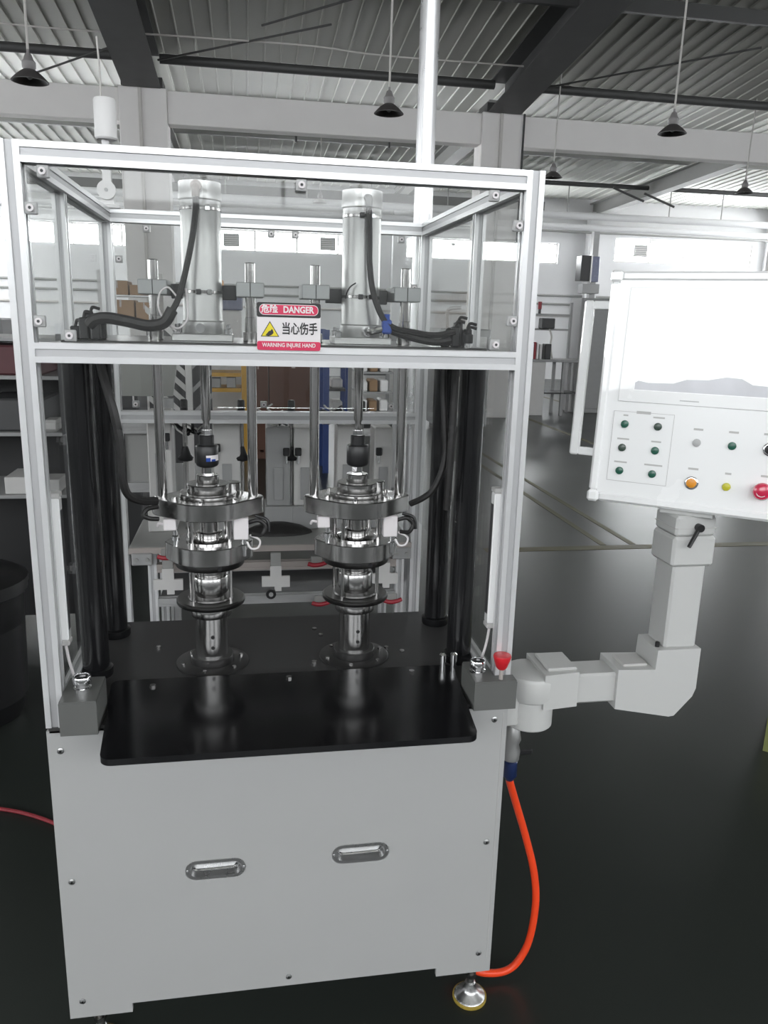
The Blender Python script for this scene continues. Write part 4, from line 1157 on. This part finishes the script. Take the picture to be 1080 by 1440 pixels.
# slatted rack (Y 6)
t = thing('slatted_rack', 'grey rack with slanting slats on both sides of its post, behind the left piston rod', 'rack', (-0.6, 6.0, 0))
build('rack_post', B(-0.66, -0.60, 5.97, 6.03, 0, 1.75, c=0.004), M_LGREY, t)
build('rack_base', B(-1.05, -0.42, 5.8, 6.2, 0, 0.05, c=0.004), M_LGREY, t)
for k in range(7):
    z = 0.78 + k * 0.135
    vs = [(-1.0, 5.99, z + 0.32), (-1.0, 6.01, z + 0.32), (-1.0, 6.01, z + 0.38), (-1.0, 5.99, z + 0.38), (-0.66, 5.99, z), (-0.66, 6.01, z), (-0.66, 6.01, z + 0.06), (-0.66, 5.99, z + 0.06)]
    build('slat', G().add(vs, [(0, 1, 2, 3), (4, 5, 6, 7), (0, 1, 5, 4), (1, 2, 6, 5), (2, 3, 7, 6), (3, 0, 4, 7)]), M_LGREY, t)
for k in range(4):
    z = 0.95 + k * 0.22
    vs = [(-0.42, 5.99, z + 0.18), (-0.42, 6.01, z + 0.18), (-0.42, 6.01, z + 0.23), (-0.42, 5.99, z + 0.23), (-0.60, 5.99, z), (-0.60, 6.01, z), (-0.60, 6.01, z + 0.05), (-0.60, 5.99, z + 0.05)]
    build('slat', G().add(vs, [(0, 1, 2, 3), (4, 5, 6, 7), (0, 1, 5, 4), (1, 2, 6, 5), (2, 3, 7, 6), (3, 0, 4, 7)]), M_GREYM, t)
build('back_board', B(-1.0, -0.42, 6.02, 6.04, 0.5, 1.75), M_DARKM, t)
# dark machine left of the slatted rack
t = thing('dark_cabinet', 'dark grey machine cabinet with a light strip, left of the slatted rack', 'cabinet', (-1.25, 5.0, 0))
build('cabinet_body', B(-1.30, -0.92, 4.6, 5.2, 0, 1.62, c=0.01), M_DARKM, t)
build('cabinet_door', B(-1.27, -1.10, 4.585, 4.6, 0.2, 1.55, c=0.004), M_STEELG, t)
build('light_strip', B(-0.955, -0.945, 4.585, 4.6, 1.2, 1.5), M_SIGNW, t)
build('door_handle', B(-1.125, -1.11, 4.57, 4.585, 1.0, 1.12, c=0.003), M_CHROME, t)
# yellow rack
t = thing('yellow_rack', 'yellow steel rack with two shelves seen behind the left press unit', 'rack', (-0.35, 9.2, 0))
stand(t, (-0.66, -0.13), 9.0, 9.5, 1.35, M_RACKY, 0.07)
for z in (1.10, 0.90, 0.35):
    build('shelf', B(-0.62, -0.17, 8.97, 9.53, z, z + 0.05), M_RACKY, t)
for x, z, w, h, lab in ((-0.50, 0.95, 0.12, 0.12, 'small grey bin on the yellow rack, left of the other'), (-0.30, 0.95, 0.12, 0.14, 'small grey bin on the yellow rack, right of the other')):
    b = single(build('parts_bin', G().box(x - w / 2, x + w / 2, 9.05, 9.3, z, z + h, c=0.006), M_GREYM), lab, 'bin', 'bins on the yellow rack')
# brown cartons
pal = thing('pallet', 'low wooden pallet under the brown cartons behind the press', 'pallet', (0.35, 9.3, 0))
for k in range(5):
    build('deck_board', B(-0.075 + k * 0.19, 0.07 + k * 0.19, 9.0, 9.6, 0.09, 0.12), M_CARDD, pal)
for yy in (9.05, 9.3, 9.55):
    build('pallet_runner', B(-0.075, 0.83, yy - 0.04, yy + 0.04, 0, 0.09), M_CARDD, pal)
carton(-0.075, 0.185, 9.02, 9.55, 0.12, 1.28, M_CARDD, 'narrow tall brown carton on the pallet, left of the wide one', 'brown cartons on the pallet')
carton(0.20, 0.84, 9.02, 9.55, 0.12, 1.30, M_CARDD, 'wide tall brown carton on the pallet between the press units', 'brown cartons on the pallet')
# blue rack
t = thing('blue_rack', 'dark blue rack with two uprights seen left of the right piston rod', 'rack', (1.0, 8.2, 0))
stand(t, (0.86, 1.13), 8.0, 8.5, 1.75, M_RACKB, 0.07)
for z in (0.75, 1.02, 1.30):
    build('shelf', B(0.895, 1.095, 7.98, 8.52, z, z + 0.03), M_DARKM, t)
for k, (z, lab) in enumerate(((0.78, 'white packet on the lowest visible shelf of the blue rack'), (1.05, 'white packet on the middle shelf of the blue rack'))):
    single(build('packet', G().box(0.93, 1.07, 8.05, 8.3, z, z + 0.12, c=0.02), M_LGREY), lab, 'packet', 'packets on the blue rack')
# parts shelf
t = thing('parts_shelf', 'grey shelving full of white packages between the right piston rod and guide rod', 'shelf', (1.3, 7.3, 0))
stand(t, (1.10, 1.55), 7.1, 7.6, 1.6, M_GREYM, 0.04)
for z in (0.6, 0.86, 1.08, 1.30):
    build('shelf', B(1.12, 1.53, 7.1, 7.6, z, z + 0.02), M_GREYM, t)
n = 0
for z, zn in ((0.88, 'bottom'), (1.10, 'middle'), (1.32, 'top')):
    for k, x in enumerate((1.19, 1.31, 1.43)):
        w = 0.05 - 0.008 * random.random()
        h = 0.09 + 0.05 * random.random()
        single(build('package', G().box(x - w, x + w, 7.12, 7.4, z, z + h, c=0.012), M_TOWER if (n % 3 != 1) else M_CARD),
               '%s package on the %s row of the grey parts shelf, %s of three' % ('cardboard' if n % 3 == 1 else 'white', zn, ('left', 'middle', 'right')[k]), 'package', 'packages on the parts shelf')
        n += 1
# tall shelf with cardboard at the left
t = thing('storage_shelf', 'tall light grey storage shelf carrying cardboard boxes, seen in the left of the cage', 'shelf', (-1.5, 8.2, 0))
stand(t, (-1.72, -1.10), 8.0, 8.5, 2.35, M_LGREY, 0.05)
for z in (0.9, 1.40, 1.78, 2.065):
    build('shelf', B(-1.69, -1.13, 8.0, 8.5, z, z + 0.02), M_WALL, t)
carton(-1.66, -1.42, 8.02, 8.4, 2.086, 2.24, M_CARD, 'cardboard box on the top level of the storage shelf, left one', 'cardboard boxes on the storage shelf')
carton(-1.40, -1.17, 8.02, 8.4, 2.086, 2.20, M_CARD, 'cardboard box on the top level of the storage shelf, right one', 'cardboard boxes on the storage shelf')
carton(-1.66, -1.36, 8.02, 8.4, 1.801, 2.03, M_CARD, 'cardboard box on the second level of the storage shelf, left one', 'cardboard boxes on the storage shelf')
carton(-1.34, -1.16, 8.02, 8.4, 1.801, 2.01, M_CARD, 'cardboard box on the second level of the storage shelf, right one', 'cardboard boxes on the storage shelf')
# machine with orange beacon
t = thing('beacon_machine', 'dark violet grey machine with an orange beacon behind the left cylinder', 'machine', (-0.4, 10.6, 0))
build('machine_body', B(-0.70, -0.16, 10.4, 11.0, 0, 1.95, c=0.02), M_LGREY, t)
build('machine_hood', B(-0.72, -0.14, 10.38, 11.02, 1.95, 2.20, c=0.02), M_MON, t)
build('beacon', G().lathe(-0.48, 10.6, [(0.07, 2.20), (0.07, 2.36), (0.04, 2.40)], 16), M_ORANGE, t)
# white and grey machines in the middle distance
MACH = [(0.55, 12.2, 0.9, 1.72, M_TOWER, 'white machine enclosure in the distance behind the danger sign'),
        (2.15, 12.6, 1.0, 1.60, M_GREYM, 'grey machine enclosure in the distance behind the right cylinder'),
        (3.55, 11.5, 0.9, 1.75, M_GREYM, 'grey machine enclosure seen through the right side pane'),
        (-4.1, 10.5, 1.2, 1.75, M_GREYM, 'grey machine enclosure in the distance beyond the left frame post'),
        (4.75, 15.5, 0.8, 1.55, M_DARKM, 'dark machine enclosure far back beside the right frame post')]
for x, yy, w, h, m, lab in MACH:
    t = thing('machine_enclosure', lab, 'machine', (x, yy, 0), 'machine enclosures across the hall')
    build('enclosure_body', G().box(x - w / 2, x + w / 2, yy, yy + 0.8, 0.1, h, c=0.02), m, t)
    build('enclosure_plinth', G().box(x - w / 2 + 0.05, x + w / 2 - 0.05, yy + 0.05, yy + 0.75, 0, 0.1), M_DARKM, t)
    d = build('enclosure_door', G().box(x - w / 2 + 0.08, x + w / 2 - 0.08, yy - 0.02, yy, 0.25, h - 0.12, c=0.006), M_LGREY, t)
    build('door_window', G().box(x - w / 4, x + w / 4, yy - 0.026, yy - 0.02, h * 0.55, h - 0.25), M_DARKM, d)
    build('door_handle', G().box(x + w / 4 + 0.03, x + w / 4 + 0.06, yy - 0.05, yy - 0.02, h * 0.5, h * 0.6, c=0.005), M_CHROME, d)
    build('machine_pipe', G().tube([(x - w / 4, yy + 0.4, h), (x - w / 4, yy + 0.4, h + 0.3), (x, yy + 0.4, h + 0.35)], 0.03, 8, 4), M_LGREY, t)
# workbench by the far right column
t = thing('workbench', 'grey workbench with a side cabinet in the distance right of the frame', 'workbench', (6.0, 14.2, 0))
build('worktop', B(5.55, 6.75, 13.9, 14.6, 1.10, 1.15, c=0.006), M_GREYM, t)
build('side_cabinet', B(5.58, 5.95, 13.95, 14.55, 0, 1.10, c=0.01), M_LGREY, t)
for x in (6.35, 6.70):
    build('bench_leg', B(x - 0.03, x + 0.03, 13.95, 14.01, 0, 1.10), M_GREYM, t)
    build('bench_leg', B(x - 0.03, x + 0.03, 14.49, 14.55, 0, 1.10), M_GREYM, t)
build('under_shelf', B(5.97, 6.70, 13.95, 14.5, 0.45, 0.48), M_DARKM, t)
build('tool_upright', B(5.60, 5.65, 14.52, 14.57, 1.15, 2.3), M_GREYM, t)
build('tool_upright', B(6.62, 6.67, 14.52, 14.57, 1.15, 2.3), M_GREYM, t)
build('tool_rail', B(5.65, 6.62, 14.53, 14.56, 2.02, 2.06), M_GREYM, t)
build('tool_rail', B(5.65, 6.62, 14.53, 14.56, 1.72, 1.76), M_GREYM, t)
for k, (x, h, m, cn) in enumerate(((5.66, 0.32, M_SIGNW, 'white'), (5.71, 0.34, M_REDD, 'dark red'), (5.77, 0.33, M_TOWER, 'pale grey'), (5.83, 0.30, M_LGREY, 'light grey'))):
    single(build('binder', G().box(x - 0.022, x + 0.022, 14.0, 14.25, 1.1505, 1.15 + h, c=0.004), m), '%s binder standing at the left of the distant workbench' % cn, 'binder', 'binders on the workbench')
single(build('speaker', G().box(5.93, 6.06, 14.0, 14.2, 1.1505, 1.46, c=0.01), M_BLACK), 'small black box standing right of the binders on the distant workbench', 'box')
t = thing('crt_monitor', 'small black monitor on the upper rail of the distant workbench', 'monitor', (6.1, 14.4, 1.76))
build('monitor_shell', G().box(5.94, 6.22, 14.30, 14.54, 1.7605, 1.97, c=0.015), M_DARKM, t)
build('monitor_face', G().box(5.96, 6.20, 14.29, 14.30, 1.78, 1.95), M_BLACK, t)
t = thing('signal_lamp', 'small red and white signal lamp above the distant workbench', 'signal light', (5.95, 14.55, 2.06))
build('lamp_base', G().cyl((5.95, 14.545, 2.0605), (5.95, 14.545, 2.15), 0.03, n=12), M_DARKM, t)
build('lamp_lens', G().cyl((5.95, 14.545, 2.15), (5.95, 14.545, 2.30), 0.04, n=12), M_REDD, t)
single(build('hanging_cable', G().tube([(6.16, 14.45, 1.76), (6.18, 14.35, 1.6), (6.15, 14.3, 1.4), (6.17, 14.2, 1.16)], 0.02, 6), M_WIRE), 'pale cord hanging from the black monitor to the distant workbench', 'cord')
t = thing('tall_cabinet', 'tall dark grey electrical cabinet seen through the panel handle', 'cabinet', (7.2, 14.5, 0))
build('cabinet_body', G().box(6.80, 7.75, 14.4, 15.0, 0, 2.40, c=0.015), M_GREYM, t)
build('cabinet_door', G().box(6.84, 7.71, 14.38, 14.4, 0.1, 2.34, c=0.004), M_GREYM, t)
build('door_handle', G().box(7.5, 7.54, 14.35, 14.38, 1.2, 1.4, c=0.005), M_BLACK, t)
t = thing('wall_speaker', 'black box with bluish front mounted high on the far right column', 'box', (10.5, 22.8, 3.1))
build('box_side', G().box(9.93, 10.24, 22.0, 22.4, 3.12, 3.86, c=0.01), M_BLACK, t)
build('box_front', G().box(10.28, 10.52, 22.0, 22.4, 3.10, 3.84, c=0.01), M_MON, t)
build('box_spine', G().box(10.24, 10.28, 21.98, 22.4, 3.08, 3.88), M_TOWER, t)
build('box_bracket', G().box(10.06, 10.6, 22.05, 22.4, 2.76, 3.04, c=0.01), M_GREYM, t)
build('support_post', G().box(10.44, 10.62, 22.4, 22.6, 0, 4.6), M_GREYM, t)
# left: dark rack, bin
t = thing('dark_rack', 'dark rack with shelves at the left edge of the picture', 'rack', (-1.55, 2.8, 0))
stand(t, (-2.1, -1.02), 2.6, 3.1, 1.80, M_DARKM, 0.04)
for z in (0.95, 1.28, 1.57, 1.76):
    build('shelf', B(-2.08, -1.04, 2.58, 3.12, z, z + 0.018), M_GREYM, t)
build('back_sheet', B(-2.08, -1.04, 3.10, 3.12, 0.1, 1.75), M_BLACK, t)
for k, (x, z, h, lab) in enumerate(((-1.28, 1.588, 0.15, 'maroon bin on the upper shelf of the dark rack, right one'), (-1.62, 1.588, 0.15, 'maroon bin on the upper shelf of the dark rack, left one'), (-1.28, 1.298, 0.17, 'maroon bin on the middle shelf of the dark rack'))):
    single(build('storage_bin', G().box(x - 0.15, x + 0.15, 2.62, 3.0, z, z + h, c=0.01), M_REDB if k < 2 else M_DARKM), lab, 'bin', 'bins on the dark rack')
single(build('paper_stack', G().box(-1.35, -1.24, 2.60, 2.85, 0.9685, 1.06, c=0.004), M_LGREY), 'white stack of paper on the lower shelf of the dark rack', 'paper')
single(build('paper_sheet', G().box(-1.18, -1.08, 2.62, 2.8, 0.9685, 1.04, c=0.004), M_LGREY), 'grey packet beside the white paper on the dark rack', 'packet')
single(build('rag', G().box(-1.16, -1.06, 2.60, 2.75, 1.2985, 1.36, c=0.015), M_LGREY), 'pale crumpled rag on the middle shelf of the dark rack', 'rag')
t = thing('waste_bin', 'round black waste bin on the floor at the left edge of the picture', 'bin', (-1.42, 2.05, 0))
build('bin_body', G().lathe(-1.42, 2.05, [(0.22, 0), (0.23, 0.02), (0.27, 0.62), (0.285, 0.63), (0.285, 0.66), (0.265, 0.66), (0.25, 0.10)], 36), M_BLACK, t)
build('bin_lid', G().lathe(-1.42, 2.05, [(0.29, 0.66), (0.29, 0.69), (0.24, 0.72), (0.05, 0.74)], 36), M_BLACK, t)
t = thing('storage_crate', 'olive yellow plastic crate just entering at the right edge of the picture', 'crate', (2.45, 1.3, 0))
def turned(x0, y0, w, d, o):
    """rectangle with its near left corner at x0,y0, turned 38 degrees, grown by o"""
    e, f = Vector((0.78, -0.62)), Vector((0.62, 0.78))
    p = Vector((x0, y0))
    return [tuple(p + e * a + f * b_) for a, b_ in ((-o, -o), (w + o, -o), (w + o, d + o), (-o, d + o))]
build('crate_body', G().prism(turned(2.272, 1.25, 0.5, 0.4, 0.0), 'z', 0.0, 0.235), M_OLIVE, t)
build('crate_rim', G().prism(turned(2.272, 1.25, 0.5, 0.4, 0.008), 'z', 0.235, 0.26), M_OLIVE, t)
